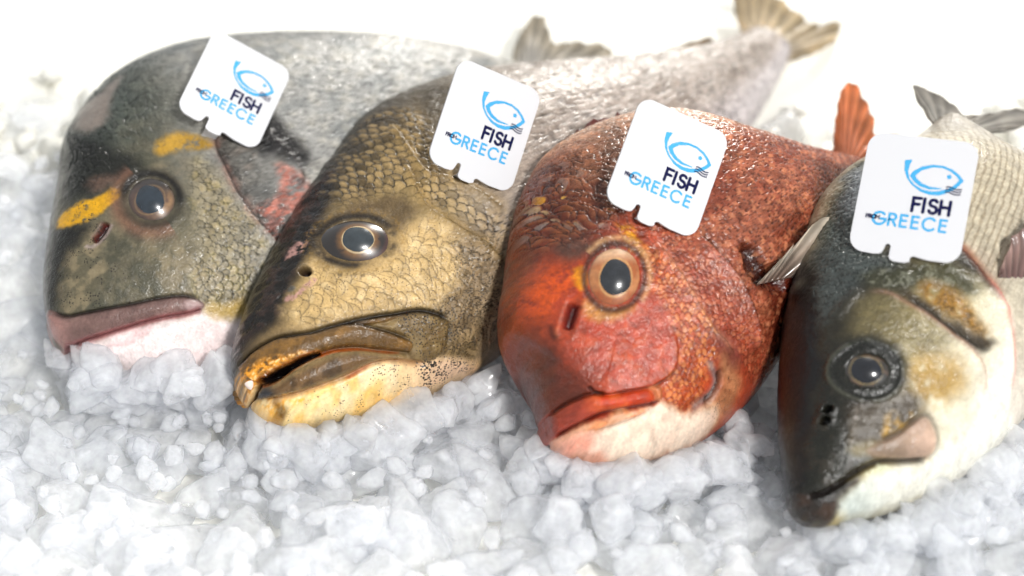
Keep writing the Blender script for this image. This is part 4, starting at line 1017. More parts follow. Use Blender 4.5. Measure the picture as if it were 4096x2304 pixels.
# ------------------------------------------------ sea bass
def paint_bass(s):
    a, b = s.a, s.b
    n1 = fbm(a, b, 0.6, 4, 61); n2 = fbm(a, b, 2.4, 4, 62); n3 = fbm(a, b, 10, 3, 63)
    s.col[:] = lin(178, 164, 122)
    s.mix(sstep(-0.1, 0.5, n1), lin(190, 178, 140), 0.7)
    body = sstep(8.2, 9.4, s.t)
    s.mix(sstep(0.25, -0.35, s.v) * sstep(3.0, 5.0, s.t), lin(222, 216, 200), 0.9)
    s.mix(sstep(0.22, 0.5, s.v + 0.06 * n1) * (1 - sstep(6.5, 8, s.t)), lin(50, 47, 38), 0.97)
    s.mix(s.poly('cheektop', 0.5, 0.5), lin(136, 126, 94), 0.85)
    s.mix(s.poly('cheekyel', 0.6, 0.6) * sstep(-0.8, 0.1, n2), lin(168, 136, 58), 0.85)
    s.mix(s.poly('snout', 0.35, 0.45), lin(46, 46, 38), 0.98)
    s.mix(s.poly('snout', 0.3, 0.2) * sstep(0.1, 0.45, n2), lin(80, 72, 62), 0.45)
    s.mix(s.poly('lacrim', 0.2, 0.7), lin(74, 62, 46), 0.95)
    s.mix(s.poly('lacyel', 0.2, 0.2) * sstep(-0.5, 0.2, n2), lin(188, 152, 62), 0.85)
    s.mix(s.poly('nape', 0.5, 0.4), lin(94, 100, 98), 0.95)
    s.mix(s.poly('nape', 0.5, 0.2) * sstep(0, 0.5, n2), lin(74, 78, 74), 0.6)
    s.mix(s.poly('silver', 0.4, 0.4), lin(176, 180, 184), 0.85)
    s.mix(s.poly('olive', 0.4, 0.4), lin(78, 78, 58), 0.92); s.mix(s.poly('olive', 0.2, 0.1) * sstep(0.15, 0.4, n2 + n3 * 0.6), lin(150, 150, 136), 0.6)
    s.mix(s.poly('opgold', 0.3, 0.45) * sstep(-0.8, 0.0, n2), lin(158, 120, 48), 0.95); s.mix(s.poly('opgold', 0.3, 0.3) * sstep(0.1, 0.4, n3 + n2), lin(92, 74, 36), 0.7)
    s.mix(s.poly('opdark', 0.2, 0.3), lin(62, 48, 22), 0.95)
    s.mix(s.poly('gilldark', 0.3, 0.35), lin(46, 40, 22), 0.95)
    s.mix(s.poly('oprim', 0.25, 0.3), lin(178, 120, 98), 0.75)
    s.mix(s.poly('whitebelly', 0.6, 0.7), lin(242, 234, 226), 0.92)
    # striped flank behind the gill cover
    d, f, sd = s.dist('gillC')
    fl = sstep(0.1, 0.5, d * sd) * (1 - s.poly('nape', .2, .2)) * sstep(5.5, 7, s.t)
    s.mix(fl, lin(188, 180, 164), 0.9)
    p0 = np.array(s.F['pairs'])
    across = s.v
    ln = 0.5 + 0.5 * np.sin((b + 0.08 * n2) * 2 * math.pi / 0.30)
    s.mix(fl * sstep(0.55, 0.9, ln) * sstep(-0.4, 0.0, s.v) * sstep(-.5, .1, n3 + .5), lin(132, 116, 92), 0.5)
    s.mix(sstep(9.5, 11.5, s.t), lin(172, 166, 158), 0.8)
    # dark forehead: own dark brown plus shade painted into the colour
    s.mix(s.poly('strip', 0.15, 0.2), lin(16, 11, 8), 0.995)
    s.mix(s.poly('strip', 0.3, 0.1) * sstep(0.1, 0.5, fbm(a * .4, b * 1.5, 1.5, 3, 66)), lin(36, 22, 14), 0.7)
    # plates and folds
    s.step('preopA', 0.26, 0.9, -1); s.mix(s.line('preopA', 0.12), lin(190, 150, 132), 0.6); s.dark(s.line('preopA', 0.06), 0.3)
    s.step('preopB', 0.16, 0.5, -1); s.dark(s.line('preopB', 0.12), 0.55)
    s.step('gillC', 0.22, 0.7, -1); s.mix(s.line('gillC', 0.18), lin(150, 92, 78), 0.5)
    s.step('gillD', 0.2, 0.6, -1); s.mix(s.line('gillD', 0.16), lin(214, 152, 142), 0.7)
    s.h += 0.14 * s.line('occip', 0.22) - 0.05 * s.line('stripedge', 0.2)
    add_scales(s, s.poly('nape', .4, .3), 0.32, 0.12, 0.6, 0.1, 0.2, seed=64, warp=0.3)
    add_scales(s, np.clip(s.poly('cheektop', .5, .4) + 0.5 * s.poly('olive'), 0, 1), 0.30, 0.05, 0.25, 0.3, 0.3, seed=65, warp=0.5)
    add_scales(s, fl, 0.26, 0.02, 0.04, 0.0, 0.1, seed=67)
    s.h += 0.06 * n2 * s.poly('olive', .3, .3) + 0.06 * n2 * s.poly('opgold', .3, .3)
    # eye surround
    s.mix(np.exp(-((s.er - 1.25) / 0.36) ** 2), lin(44, 45, 40), 0.94)
    s.h += 0.06 * np.exp(-((s.er - 1.5) / 0.14) ** 2) * sstep(-.3, .4, n1 + .1); s.mix(np.exp(-((s.er - 1.52) / 0.07) ** 2) * sstep(-0.2, .4, n1 + n2), lin(112, 114, 100), 0.5)
    s.h -= 0.04 * np.exp(-((s.er - 1.28) / 0.10) ** 2)
    for k, r in (('nost1', 0.16), ('nost2', 0.17)):
        c = s.S[k][0]; s.h -= 0.35 * s.blob(c, r, r * 0.8, 0, 4); s.mix(s.blob(c, r, r * .8, 0, 4), lin(10, 8, 8)); s.h += 0.06 * np.exp(-((np.hypot(a - c[0], b - c[1]) - r * 1.4) / 0.07) ** 2)
    s.mix(s.line('lacrimline', 0.07) * sstep(-0.2, 0.3, n3), lin(150, 140, 130), 0.7)
    # mouth
    jw = s.poly('jaw', 0.3, 0.3); s.mix(jw, lin(232, 230, 220), 0.97)
    s.mix(jw * (1 - sstep(2.0, 3.6, s.t)), lin(178, 190, 188), 0.6)
    s.dome('maxilla', 0.13, 0.3); mx = s.poly('maxilla', .3, .12, False)
    s.mix(mx, lin(192, 164, 146), 0.85); s.mix(mx * sstep(0, .5, n1), lin(212, 186, 170), 0.6); s.mix(mx * (1 - sstep(0.3, 2.0, a - np.min(np.array(s.S['maxilla'])[:, 0]))), lin(104, 92, 78), 0.7)
    s.dark(s.line('maxline', 0.08, 0.05), 0.4); s.h -= 0.12 * s.line('maxline', 0.08, 0.05)
    s.mix(s.poly('jawdark', 0.2, 0.25), lin(46, 42, 38), 0.96); s.mix(s.poly('jawdark', .2, .1) * sstep(.1, .4, n1), lin(96, 74, 60), .6)
    s.h -= 0.26 * s.line('mouthline', 0.10, 0.04); s.mix(s.line('mouthline', 0.11, 0.04), lin(40, 30, 28), 0.85)
    s.mix(s.poly('teeth', 0.06, 0.06) * sstep(-0.4, 0.1, n3), lin(214, 216, 190), 0.9)
    s.h += 0.018 * n2 + 0.006 * n3
    s.rough -= 0.10 + 0.10 * s.poly('snout')

def iris_bream(q, r, an, q1, q2):
    c = np.zeros(q.shape + (3,)) + lin(92, 68, 56)
    side = sstep(-0.2, 1.4, q1) * sstep(-.4, .3, fbm(q1, q2, 1.2, 3, 4) + .2)
    c = c * (1 - side[..., None] * .8) + lin(176, 138, 98) * side[..., None] * .7
    up = sstep(0.2, 1.3, -q2)
    c *= (1 - 0.75 * up)[..., None]
    m = .5 * np.exp(-((q - 1.04) / 0.05) ** 2)[..., None]; c = c * (1 - m) + lin(170, 140, 100) * m
    m = sstep(0.74, 0.93, r)[..., None]; c = c * (1 - m) + lin(52, 40, 34) * m
    return c
def iris_grouper(q, r, an, q1, q2):
    c = np.zeros(q.shape + (3,)) + lin(34, 23, 18)
    m = (sstep(1.65, 1.12, q) * sstep(-0.2, 0.25, fbm(q1, q2, 2.5, 3, 5) + 0.35))[..., None]; c = c * (1 - m) + lin(124, 88, 46) * m
    m = .9 * np.exp(-((q - 1.04) / 0.05) ** 2)[..., None]; c = c * (1 - m) + lin(222, 200, 158) * m
    m = (sstep(0.78, 0.9, r) * sstep(-0.2, 0.8, np.cos(an)))[..., None]; c = c * (1 - m) + lin(74, 42, 36) * m
    return c
def iris_porgy(q, r, an, q1, q2):
    c = np.zeros(q.shape + (3,)) + lin(172, 96, 40)
    m = sstep(-0.3, 0.4, fbm(q1, q2, 1.4, 3, 8) + 0.3 * np.sin(an))[..., None]; c = c * (1 - m * .8) + lin(200, 140, 88) * m * .8
    m = sstep(0.2, 1.4, q2)[..., None]; c = c * (1 - m * .8) + lin(156, 76, 22) * m * .8
    m = sstep(0.6, 1.5, -q2 - .3 * q1)[..., None]; c = c * (1 - m * .6) + lin(226, 196, 160) * m * .6
    m = np.exp(-((q - 1.05) / 0.06) ** 2)[..., None]; c = c * (1 - m) + lin(206, 160, 104) * m
    m = sstep(0.84, 0.95, r)[..., None]; c = c * (1 - m) + lin(110, 66, 36) * m
    return c
def iris_bass(q, r, an, q1, q2):
    c = np.zeros(q.shape + (3,)) + lin(48, 45, 40)
    m = (sstep(0.0, 0.5, fbm(q1, q2, 2.2, 3, 9)) * sstep(2.0, 1.2, q))[..., None]; c = c * (1 - m) + lin(98, 78, 62) * m
    m = .8 * np.exp(-((q - 1.05) / 0.045) ** 2)[..., None]; c = c * (1 - m) + lin(150, 130, 84) * m
    m = sstep(0.8, 0.95, r)[..., None]; c = c * (1 - m) + lin(50, 50, 46) * m
    return c

bream = body_fish('bream', 'sea_bream', 'grey sea bream with a yellow bar between the eyes, leftmost fish on the ice', 'fish', skin_material('bream_skin', 0.42, 0.08, 0.15), paint_bream)
grouper = body_fish('grouper', 'grouper', 'tan and brown scaly fish with thick yellow lips and slightly open mouth', 'fish', skin_material('grouper_skin', 0.42, 0.08, 0.15), paint_grouper)
porgy = body_fish('porgy', 'red_porgy', 'orange-red fish with a big golden eye, steep forehead and pale chin', 'fish', skin_material('porgy_skin', 0.42, 0.08, 0.15), paint_porgy)
bass = body_fish('bass', 'sea_bass', 'silvery fish with black snout and dark shaded forehead, rightmost and nearest on the ice', 'fish', skin_material('bass_skin', 0.42, 0.08, 0.15), paint_bass)

eye_part(bream, FISH['bream'], iris_bream, lin(34, 42, 50), 0.36)
eye_part(grouper, FISH['grouper'], iris_grouper, lin(44, 50, 54), 0.40, 0.10)
eye_part(porgy, FISH['porgy'], iris_porgy, lin(34, 36, 40), 0.34, 0.06)
eye_part(bass, FISH['bass'], iris_bass, lin(18, 20, 26), 0.36)

fan_fin('tail_fin', bream, FISH['bream']['mid']['tail'], lin(176, 174, 172), lin(158, 148, 130), 14, 0.10, seed=1)
fan_fin('dorsal_fin', bream, FISH['bream']['mid']['dorsal'][:7][::-1] , lin(96, 96, 92), lin(84, 80, 72), 16, 0.03, seed=2)
fan_fin('tail_fin', grouper, FISH['grouper']['mid']['tail'], lin(190, 174, 150), lin(166, 148, 116), 15, 0.12, seed=3)
fan_fin('dorsal_fin', grouper, FISH['grouper']['mid']['dorsal'], lin(150, 134, 112), lin(120, 96, 66), 9, 0.06, seed=4)
fan_fin('tail_fin', porgy, FISH['porgy']['mid']['tail'], lin(166, 104, 80), lin(196, 118, 72), 14, 0.10, seed=5)
fan_fin('dorsal_fin', porgy, FISH['porgy']['mid']['dorsal'][:5][::-1], lin(120, 66, 54), lin(90, 40, 36), 9, 0.05, seed=6, ragged=0.5)
fan_fin('tail_fin', bass, FISH['bass']['mid']['tail'], lin(168, 164, 156), lin(128, 122, 114), 15, 0.05, seed=7)

def pectoral(key, root, pts, lifts, c0, c1, rays, seed, order):
    P = []
    for p, l in zip(pts, lifts):
        q, n = on_skin(key, p, l); P.append(q)
    return fan_fin('pectoral_fin', root, np.array(P), c0, c1, rays, 0.09, 0.05, 0.0, 0.3, seed)
pectoral('porgy', porgy, FISH['porgy']['surf']['pect'], (0.05, 1.4, 1.6, 1.2, 0.05), lin(120, 96, 84), lin(196, 186, 170), 7, 8, 1)
pectoral('bass', bass, FISH['bass']['surf']['pect'], (0.05, 0.9, 1.2, 1.3, 1.0, 0.05), lin(104, 76, 72), lin(150, 124, 116), 9, 9, 1)

def tooth(p0, p1, r, lift):
    q0, n = on_skin('grouper', p0, 0); q1, _ = on_skin('grouper', p1, 0)
    A0, B0, Y0 = SURF['grouper'][0], SURF['grouper'][1], SURF['grouper'][2]
    d = np.array([p1[0] - p0[0], p1[1] - p0[1], 0.0]); L = np.linalg.norm(d); d /= L
    z = max(q0[2], q1[2]) + lift
    base = np.array([p0[0], p0[1], z]) - d * 0.1
    x = np.cross(d, [0, 0, 1.0]); x /= np.linalg.norm(x); y = np.cross(d, x)
    V = []
    K, NR = 12, 8
    for i in range(NR):
        f = i / (NR - 1)
        rad = r * (1 - f ** 1.6) ** 0.7 + 0.002
        c = base + d * (L + 0.1) * f + y * 0.06 * f * f
        for k in range(K):
            an = 2 * math.pi * k / K
            V.append((c + (x * math.cos(an) + y * math.sin(an)) * rad) * 0.01)
    return mesh_np('tooth', np.array(V), grid_faces(NR, K, True), TOOTH_M, grouper)
SG = FISH['grouper']['surf']
tooth(SG['teeth1'][0], SG['teeth1'][1], 0.10, 0.02)
tooth(SG['teeth2'][0], SG['teeth2'][1], 0.30, -0.12)
tooth(SG['teeth3'][0], SG['teeth3'][1], 0.09, 0.0)

# ---------------------------------------------------------------- price-tag style plates with print
WHITE_M = plain_material('tag_white', np.array([0.545, 0.545, 0.565]), 0.55, 0.0, 0.15)
SKY_M = plain_material('print_light_blue', lin(70, 152, 198), 0.7, 0, 0.05)
NAVY_M = plain_material('print_navy', lin(24, 26, 62), 0.7, 0, 0.05)

def ribbon(V, F, pts, w, z, closed=False):
    P = np.asarray(pts, float); n = len(P)
    d = np.diff(P, axis=0); d /= np.linalg.norm(d, axis=1, keepdims=True) + 1e-12
    nrm = np.stack([-d[:, 1], d[:, 0]], 1)
    L, Rr = [], []
    for i in range(n):
        if closed: a, b = nrm[(i - 1) % (n - 1)], nrm[i % (n - 1)]
        else: a, b = nrm[max(i - 1, 0)], nrm[min(i, n - 2)]
        m = a + b; m /= np.linalg.norm(m) + 1e-12
        k = min(1 / max(m @ a, 0.35), 1.5)
        L.append(P[i] + m * k * w / 2); Rr.append(P[i] - m * k * w / 2)
    b0 = len(V)
    for l, r in zip(L, Rr): V += [(*l, z), (*r, z)]
    for i in range(n - 1): F.append((b0 + 2 * i, b0 + 2 * i + 1, b0 + 2 * i + 3, b0 + 2 * i + 2))
    if not closed:
        for e, dr, s0 in ((0, -d[0], 0), (n - 1, d[-1], 2 * (n - 1))):
            side = np.array([-dr[1], dr[0]])
            ring = [b0 + s0, ]
            arc = []
            for k in range(1, 8):
                t = math.pi * k / 8
                p = P[e] + (side * math.cos(t) + dr * math.sin(t)) * w / 2
                arc.append(len(V)); V.append((*p, z))
            a0, a1 = (b0 + s0, b0 + s0 + 1)
            # start from the rim vertex lying on +side
            if np.linalg.norm(np.array(V[a0][:2]) - (P[e] + side * w / 2)) > np.linalg.norm(np.array(V[a1][:2]) - (P[e] + side * w / 2)): a0, a1 = a1, a0
            F.append(tuple([a0] + arc + [a1])[::-1])

def arcp(cx, cy, rx, ry, a0, a1, n=18):
    return [(cx + rx * math.cos(math.radians(a0 + (a1 - a0) * i / n)), cy + ry * math.sin(math.radians(a0 + (a1 - a0) * i / n))) for i in range(n + 1)]
GLYPH = {
 'F': [[(0, 0), (0, 1), (.52, 1)], [(0.02, .54), (.44, .54)]],
 'I': [[(0, 0), (0, 1)]],
 'S': [arcp(.27, .76, .26, .24, 30, 250, 16) + arcp(.28, .26, .27, .26, 75, -160, 18)[1:]],
 'H': [[(0, 0), (0, 1)], [(.64, 0), (.64, 1)], [(0.02, .53), (.62, .53)]],
 'G': [arcp(.5, .5, .5, .5, 48, 352, 30) + [(.985, .47), (.62, .47)]],
 'R': [[(0, 0), (0, 1), (.30, 1)] + arcp(.30, .75, .25, .25, 80, -80, 10) + [(.30, .5), (0.03, .5)], [(.28, .49), (.60, 0)]],
 'E': [[(.50, 0), (0, 0), (0, 1), (.50, 1)], [(0.02, .53), (.45, .53)]],
 'C': [arcp(.5, .5, .5, .5, 45, 315, 28)],
 'O': [arcp(.5, .5, .5, .5, 0, 360, 28)],
 'M': [[(0, 0), (0.04, 1), (.45, .35), (.86, 1), (.90, 0)]],
}
LETTER_MESH = {}
def letter(ch, size, w, mat, root, x, y, z):
    k = (ch, size, mat.name)
    if k not in LETTER_MESH:
        V, F = [], []
        for i, st in enumerate(GLYPH[ch]):
            ribbon(V, F, [(px * size, py * size) for px, py in st], w, i * 0.0006, closed=(ch == 'O'))
        me = bpy.data.meshes.new('letter'); me.from_pydata(V, [], F); me.update()
        bm = bmesh.new(); bm.from_mesh(me); bm.normal_update()
        for f in bm.faces:
            if f.normal.z < 0: f.normal_flip()
        bm.to_mesh(me); bm.free()
        me.materials.append(mat); LETTER_MESH[k] = me
    o = bpy.data.objects.new('letter', LETTER_MESH[k]); COL.objects.link(o); o.parent = root
    o.location = (x, y, z)
    return o

def fatten(pts, d):
    P = np.asarray(pts, float)
    a, b = np.roll(P, 1, 0), np.roll(P, -1, 0)
    t1 = P - a; t1 /= np.linalg.norm(t1, axis=1, keepdims=True); t2 = b - P; t2 /= np.linalg.norm(t2, axis=1, keepdims=True)
    n = np.stack([t1[:, 1] + t2[:, 1], -(t1[:, 0] + t2[:, 0])], 1); n /= np.maximum(np.linalg.norm(n, axis=1, keepdims=True), 0.3)
    area2 = np.sum(P[:, 0] * b[:, 1] - b[:, 0] * P[:, 1])
    return (P + n * d * np.sign(area2)).tolist()

def ngon_part(name, pts, z, mat, root, thick=0.0):
    bm = bmesh.new()
    vs_ = [bm.verts.new((p[0], p[1], z)) for p in pts]
    f = bm.faces.new(vs_); f.normal_update()
    if f.normal.z < 0: f.normal_flip()
    if thick:
        r = bmesh.ops.extrude_face_region(bm, geom=[f])
        for v in [g for g in r['geom'] if isinstance(g, bmesh.types.BMVert)]: v.co.z += thick
    bmesh.ops.recalc_face_normals(bm, faces=bm.faces)
    if not thick:
        for f in bm.faces:
            if f.normal.z < 0: f.normal_flip()
    bmesh.ops.triangulate(bm, faces=[f for f in bm.faces if len(f.verts) > 4])
    me = bpy.data.meshes.new(name); bm.to_mesh(me); bm.free(); me.materials.append(mat)
    o = bpy.data.objects.new(name, me); COL.objects.link(o); o.parent = root
    return o

def plate_outline():
    w, h, r = 0.866 / 2, 0.5, 0.125
    P = arcp(w - r, h - r, r, r, 0, 90, 10) + arcp(-w + r, h - r, r, r, 90, 180, 10) + arcp(-w + r, -h + r, r, r, 180, 262, 10)
    # left half of the foot, the keyhole notch, the tab, the small notch, right foot
    P += [(-0.235, -h - 0.004), (-0.190, -h + 0.002), (-0.168, -h + 0.016), (-0.155, -h + 0.050)] + arcp(-0.128, -h + 0.070, 0.022, 0.022, 160, 10, 6)
    P += [(-0.105, -h + 0.03), (-0.106, -h - 0.012), (-0.095, -h - 0.032), (-0.06, -h - 0.045), (0.02, -h - 0.045), (0.055, -h - 0.03)]
    P += arcp(0.085, -h - 0.008, 0.03, 0.026, 210, 90, 5) + [(0.14, -h + 0.008), (0.2, -h)]
    P += arcp(w - r, -h + r, r, r, 280, 360, 10)
    return P

TAG_LABEL = {
 'bream': 'white plastic tag stuck in the grey sea bream, leftmost of the four tags',
 'grouper': 'white plastic tag stuck in the tan thick-lipped fish with open mouth',
 'porgy': 'white plastic tag stuck in the orange-red fish above its golden eye',
 'bass': 'white plastic tag stuck in the black-snouted silvery fish, rightmost of the four tags'}
TH = 0.022
for key in ('bream', 'grouper', 'porgy', 'bass'):
    T = FISH[key]['tag']
    u, v, c = (np.array(T[k], float) for k in 'uvc')
    up = -v; nz = np.cross(u, up); h = T['h'] * 0.01
    M = Matrix([[u[i] * h, up[i] * h, nz[i] * h, c[i]] for i in range(3)] + [[0, 0, 0, 1]])
    root = empty('fish_tag', M); tag(root, TAG_LABEL[key], 'tag', 'white tags stuck in the fish')
    pl = ngon_part('plate', plate_outline(), -TH, WHITE_M, root, TH)
    bv = pl.modifiers.new('bevel', 'BEVEL'); bv.width = 0.006; bv.segments = 2; bv.limit_method = 'ANGLE'; bv.angle_limit = math.radians(50)
    sk = ngon_part('stake', [(-0.095, -0.46), (0.05, -0.46), (0.035, -0.66), (-0.02, -0.86), (-0.075, -0.66)], -0.010, WHITE_M, root, 0.008)
    for v_ in sk.data.vertices:                       # the stake runs back and down into the flesh
        k = (-0.46 - v_.co.y) / 0.40
        v_.co.z += -TH - 0.004 - 0.75 * k; v_.co.y = -0.49 - 0.10 * k
    z = 0.0015
    ngon_part('printed_fish_tail', fatten(LOGO['tail'], 0.0028), z, SKY_M, root)
    ngon_part('printed_fish_outline', fatten(LOGO['body'], 0.0032), z + 0.0006, SKY_M, root)
    ngon_part('printed_fish_nose', fatten(LOGO['nose'], 0.0022), z + 0.0012, SKY_M, root)
    d = LOGO['dot'][0]; ngon_part('printed_fish_eye', arcp(d[0], d[1], 0.0185, 0.0185, 0, 345, 23), z, SKY_M, root)
    for W_ in LOGO['wave']:
        V, F = [], []; ribbon(V, F, smooth_line(W_, 4), 0.0100, z + 0.003)
        o = mesh_np('printed_wave', [p for p in V], np.array([f for f in F if len(f) == 4]), NAVY_M, root, smooth=False)
    X = lambda s: s - 0.433
    y0 = 0.5 - 0.618
    for ch, x in (('F', 0.437), ('I', 0.523), ('S', 0.562), ('H', 0.652)):
        letter(ch, 0.110, 0.0270, NAVY_M, root, X(x) + (0.003 if ch == 'S' else 0), y0, z)
    y0 = 0.5 - 0.757
    for ch, x in (('G', 0.150), ('R', 0.276), ('E', 0.367), ('E', 0.456), ('C', 0.541), ('E', 0.672)):
        letter(ch, 0.094 if ch not in 'GC' else 0.1, 0.0205, SKY_M, root, X(x), y0 - (0.003 if ch in 'GC' else 0), z)
    for ch, x in (('F', 0.096), ('R', 0.117), ('O', 0.140), ('M', 0.172)):
        letter(ch, 0.030, 0.0088, NAVY_M, root, X(x), 0.5 - 0.722 + 0.004, z + 0.003)

# ---------------------------------------------------------------- crushed ice
def ice_material(name, cloudy=0.5, clear=True):
    t = NT(name)
    geo = t.node('ShaderNodeNewGeometry')
    n1 = t.node('ShaderNodeTexNoise'); n1.inputs['Scale'].default_value = 130; n1.inputs['Detail'].default_value = 5
    n2 = t.node('ShaderNodeTexNoise'); n2.inputs['Scale'].default_value = 480; n2.inputs['Detail'].default_value = 4
    for n in (n1, n2): t.link(geo.outputs['Position'], n.inputs['Vector'])
    b = t.node('ShaderNodeBump'); b.inputs['Strength'].default_value = 0.55; b.inputs['Distance'].default_value = 0.0018
    t.link(t.math('ADD', n1.outputs[0], t.math('MULTIPLY', n2.outputs[0], 0.35)), b.inputs['Height'])
    p = t.p
    p.inputs['Base Color'].default_value = (0.968, 0.974, 0.988, 1) if clear else (0.80, 0.785, 0.725, 1)
    p.inputs['Roughness'].default_value = 0.2
    p.inputs['IOR'].default_value = 1.31
    p.inputs['Coat Weight'].default_value = 0.7; p.inputs['Coat Roughness'].default_value = 0.04
    t.link(b.outputs[0], p.inputs['Normal'])
    tl = t.node('ShaderNodeBsdfTranslucent'); tl.inputs[0].default_value = (0.97, 0.974, 0.982, 1)
    m0 = t.node('ShaderNodeMixShader'); m0.inputs[0].default_value = 0.42 if clear else 0.1
    t.link(p.outputs[0], m0.inputs[1]); t.link(tl.outputs[0], m0.inputs[2])
    if not clear:
        t.link(m0.outputs[0], t.out.inputs[0])
        return t.m
    g = t.node('ShaderNodeBsdfGlass'); g.inputs['Color'].default_value = (0.985, 0.99, 1.0, 1)
    g.inputs['Roughness'].default_value = 0.02; g.inputs['IOR'].default_value = 1.31
    t.link(b.outputs[0], g.inputs['Normal'])
    tp = t.node('ShaderNodeBsdfTransparent'); tp.inputs[0].default_value = (0.985, 0.99, 1.0, 1)
    m1 = t.node('ShaderNodeMixShader'); m1.inputs[0].default_value = 0.76
    t.link(g.outputs[0], m1.inputs[1]); t.link(tp.outputs[0], m1.inputs[2])
    mx = t.node('ShaderNodeMixShader')
    r = t.math('MULTIPLY_ADD', n1.outputs[0], 0.6); r.node.inputs[2].default_value = cloudy - 0.30
    t.link(t.math('ADD', r, 0.0, clamp=True), mx.inputs[0])
    t.link(m1.outputs[0], mx.inputs[1]); t.link(m0.outputs[0], mx.inputs[2])
    t.link(mx.outputs[0], t.out.inputs[0])
    return t.m
ICE_M = ice_material('clear_ice', 0.34)
BED_M = ice_material('packed_ice', clear=False)

rng = np.random.default_rng(11)
def ico(sub):
    bm = bmesh.new(); bmesh.ops.create_icosphere(bm, subdivisions=sub, radius=1.0)
    V = np.array([v.co[:] for v in bm.verts]); F = np.array([[v.index for v in f.verts] for f in bm.faces]); bm.free()
    return V, F
def chunk_shape(sub, seed):
    r = np.random.default_rng(seed)
    V, F = ico(sub)
    K = 11
    nrm = r.normal(size=(K, 3)); nrm /= np.linalg.norm(nrm, axis=1, keepdims=True)
    nrm = np.vstack([nrm, -nrm[:3], np.eye(3), -np.eye(3)])
    dist = np.concatenate([r.uniform(0.55, 1.0, K), r.uniform(0.65, 1.0, 3), np.full(6, 1.12)])
    dots = V @ nrm.T
    rad = dist[None] / np.maximum(dots, 1e-3)
    rad = np.where(dots > 1e-3, rad, 50)
    k = 22.0
    R = (np.exp(-k * np.minimum(rad, 3))).sum(1); R = -np.log(R) / k       # soft minimum rounds the edges
    X = V * R[:, None]
    X *= (1 + 0.13 * fbm(V[:, 0] + seed, V[:, 1], 1.5, 2, seed, z=V[:, 2]) + 0.045 * fbm(V[:, 0], V[:, 1] + seed, 4.5, 3, seed + 1, z=V[:, 2]) + 0.02 * fbm(V[:, 0], V[:, 1] + seed, 13, 2, seed + 2, z=V[:, 2]))[:, None]
    X *= np.array([1.0, r.uniform(0.75, 1.0), r.uniform(0.6, 0.85)])
    return X, F

def ground_z(x, y):
    return 0.30 * np.maximum(y + 0.06, 0) - 0.12 * np.maximum(y - 0.2, 0) + 0.006 * fbm(np.asarray(x) * 9, np.asarray(y) * 9, 1, 3, 5) - 0.009

def fish_gap(p):
    """signed distance to the nearest fish (negative inside)"""
    best = 1.0
    for bvh, W, R, tip, F in FISH_BVH:
        loc, nor, idx, d = bvh.find_nearest(Vector(p), 0.08)
        if loc is None: continue
        s = (Vector(p) - loc).dot(nor)
        best = min(best, d if s > 0 else -d)
    return best

# packed bed below the loose chunks
gx, gy = np.meshgrid(np.linspace(-0.75, 0.75, 220), np.linspace(-0.55, 1.3, 260), indexing='ij')
gz = ground_z(gx, gy) - 0.011 + 0.006 * np.abs(fbm(gx, gy, 60, 3, 9)) * (1 - 0.6 * sstep(0.05, 0.15, gy)) + sstep(0.03, 0.14, gy) * (0.014 + 0.003 * fbm(gx, gy, 35, 2, 4))
bed = mesh_np('ice_bed', np.stack([gx, gy, gz], -1).reshape(-1, 3), grid_faces(220, 260), BED_M)
if bed.data.polygons[0].normal.z < 0: bed.data.flip_normals()
tag(bed, 'packed white ice under the loose chunks', kind='structure')

camp = np.array(cam_o.location)
Rv = np.array([1, 0, 0.0]); Uv = np.array([0, math.sin(math.radians(35)), math.cos(math.radians(35))]); Dv = np.array([0, math.cos(math.radians(35)), -math.sin(math.radians(35))])
def to_frame(p):
    d = np.asarray(p) - camp; z = d @ Dv
    return (d @ Rv) / z * 60 / 36, (d @ Uv) / z * 60 / 36, z      # half width is 0.5, half height 0.281

spots = []
sp = 0.0195
for iy in range(int(0.92 / sp)):
    y = -0.32 + iy * sp
    half = 0.215 + 0.34 * (y + 0.32)
    for ix in range(int(2 * half / sp) + 1):
        x = -half + ix * sp + (iy % 2) * sp / 2 + rng.uniform(-0.4, 0.4) * sp
        yy = y + rng.uniform(-0.4, 0.4) * sp
        r = rng.uniform(0.0118, 0.0175) * (1.0 if rng.random() > 0.15 else 1.2)
        z = float(ground_z(x, yy)) + rng.uniform(-0.5, 0.5) * 0.005
        spots.append([x, yy, z, r])
        if rng.random() < 0.45:
            spots.append([x + rng.uniform(-1, 1) * sp, yy + rng.uniform(-1, 1) * sp, z + 0.009 + rng.uniform(0, 0.004), rng.uniform(0.006, 0.0125)])
# small chips and slivers between and on top of the lumps
for k in range(900):
    y = -0.30 + 0.40 * rng.random() ** 0.9
    x = rng.uniform(-1, 1) * (0.215 + 0.34 * (y + 0.32))
    spots.append([x, y, float(ground_z(x, y)) + rng.uniform(0.006, 0.017), rng.uniform(0.0028, 0.0062)])
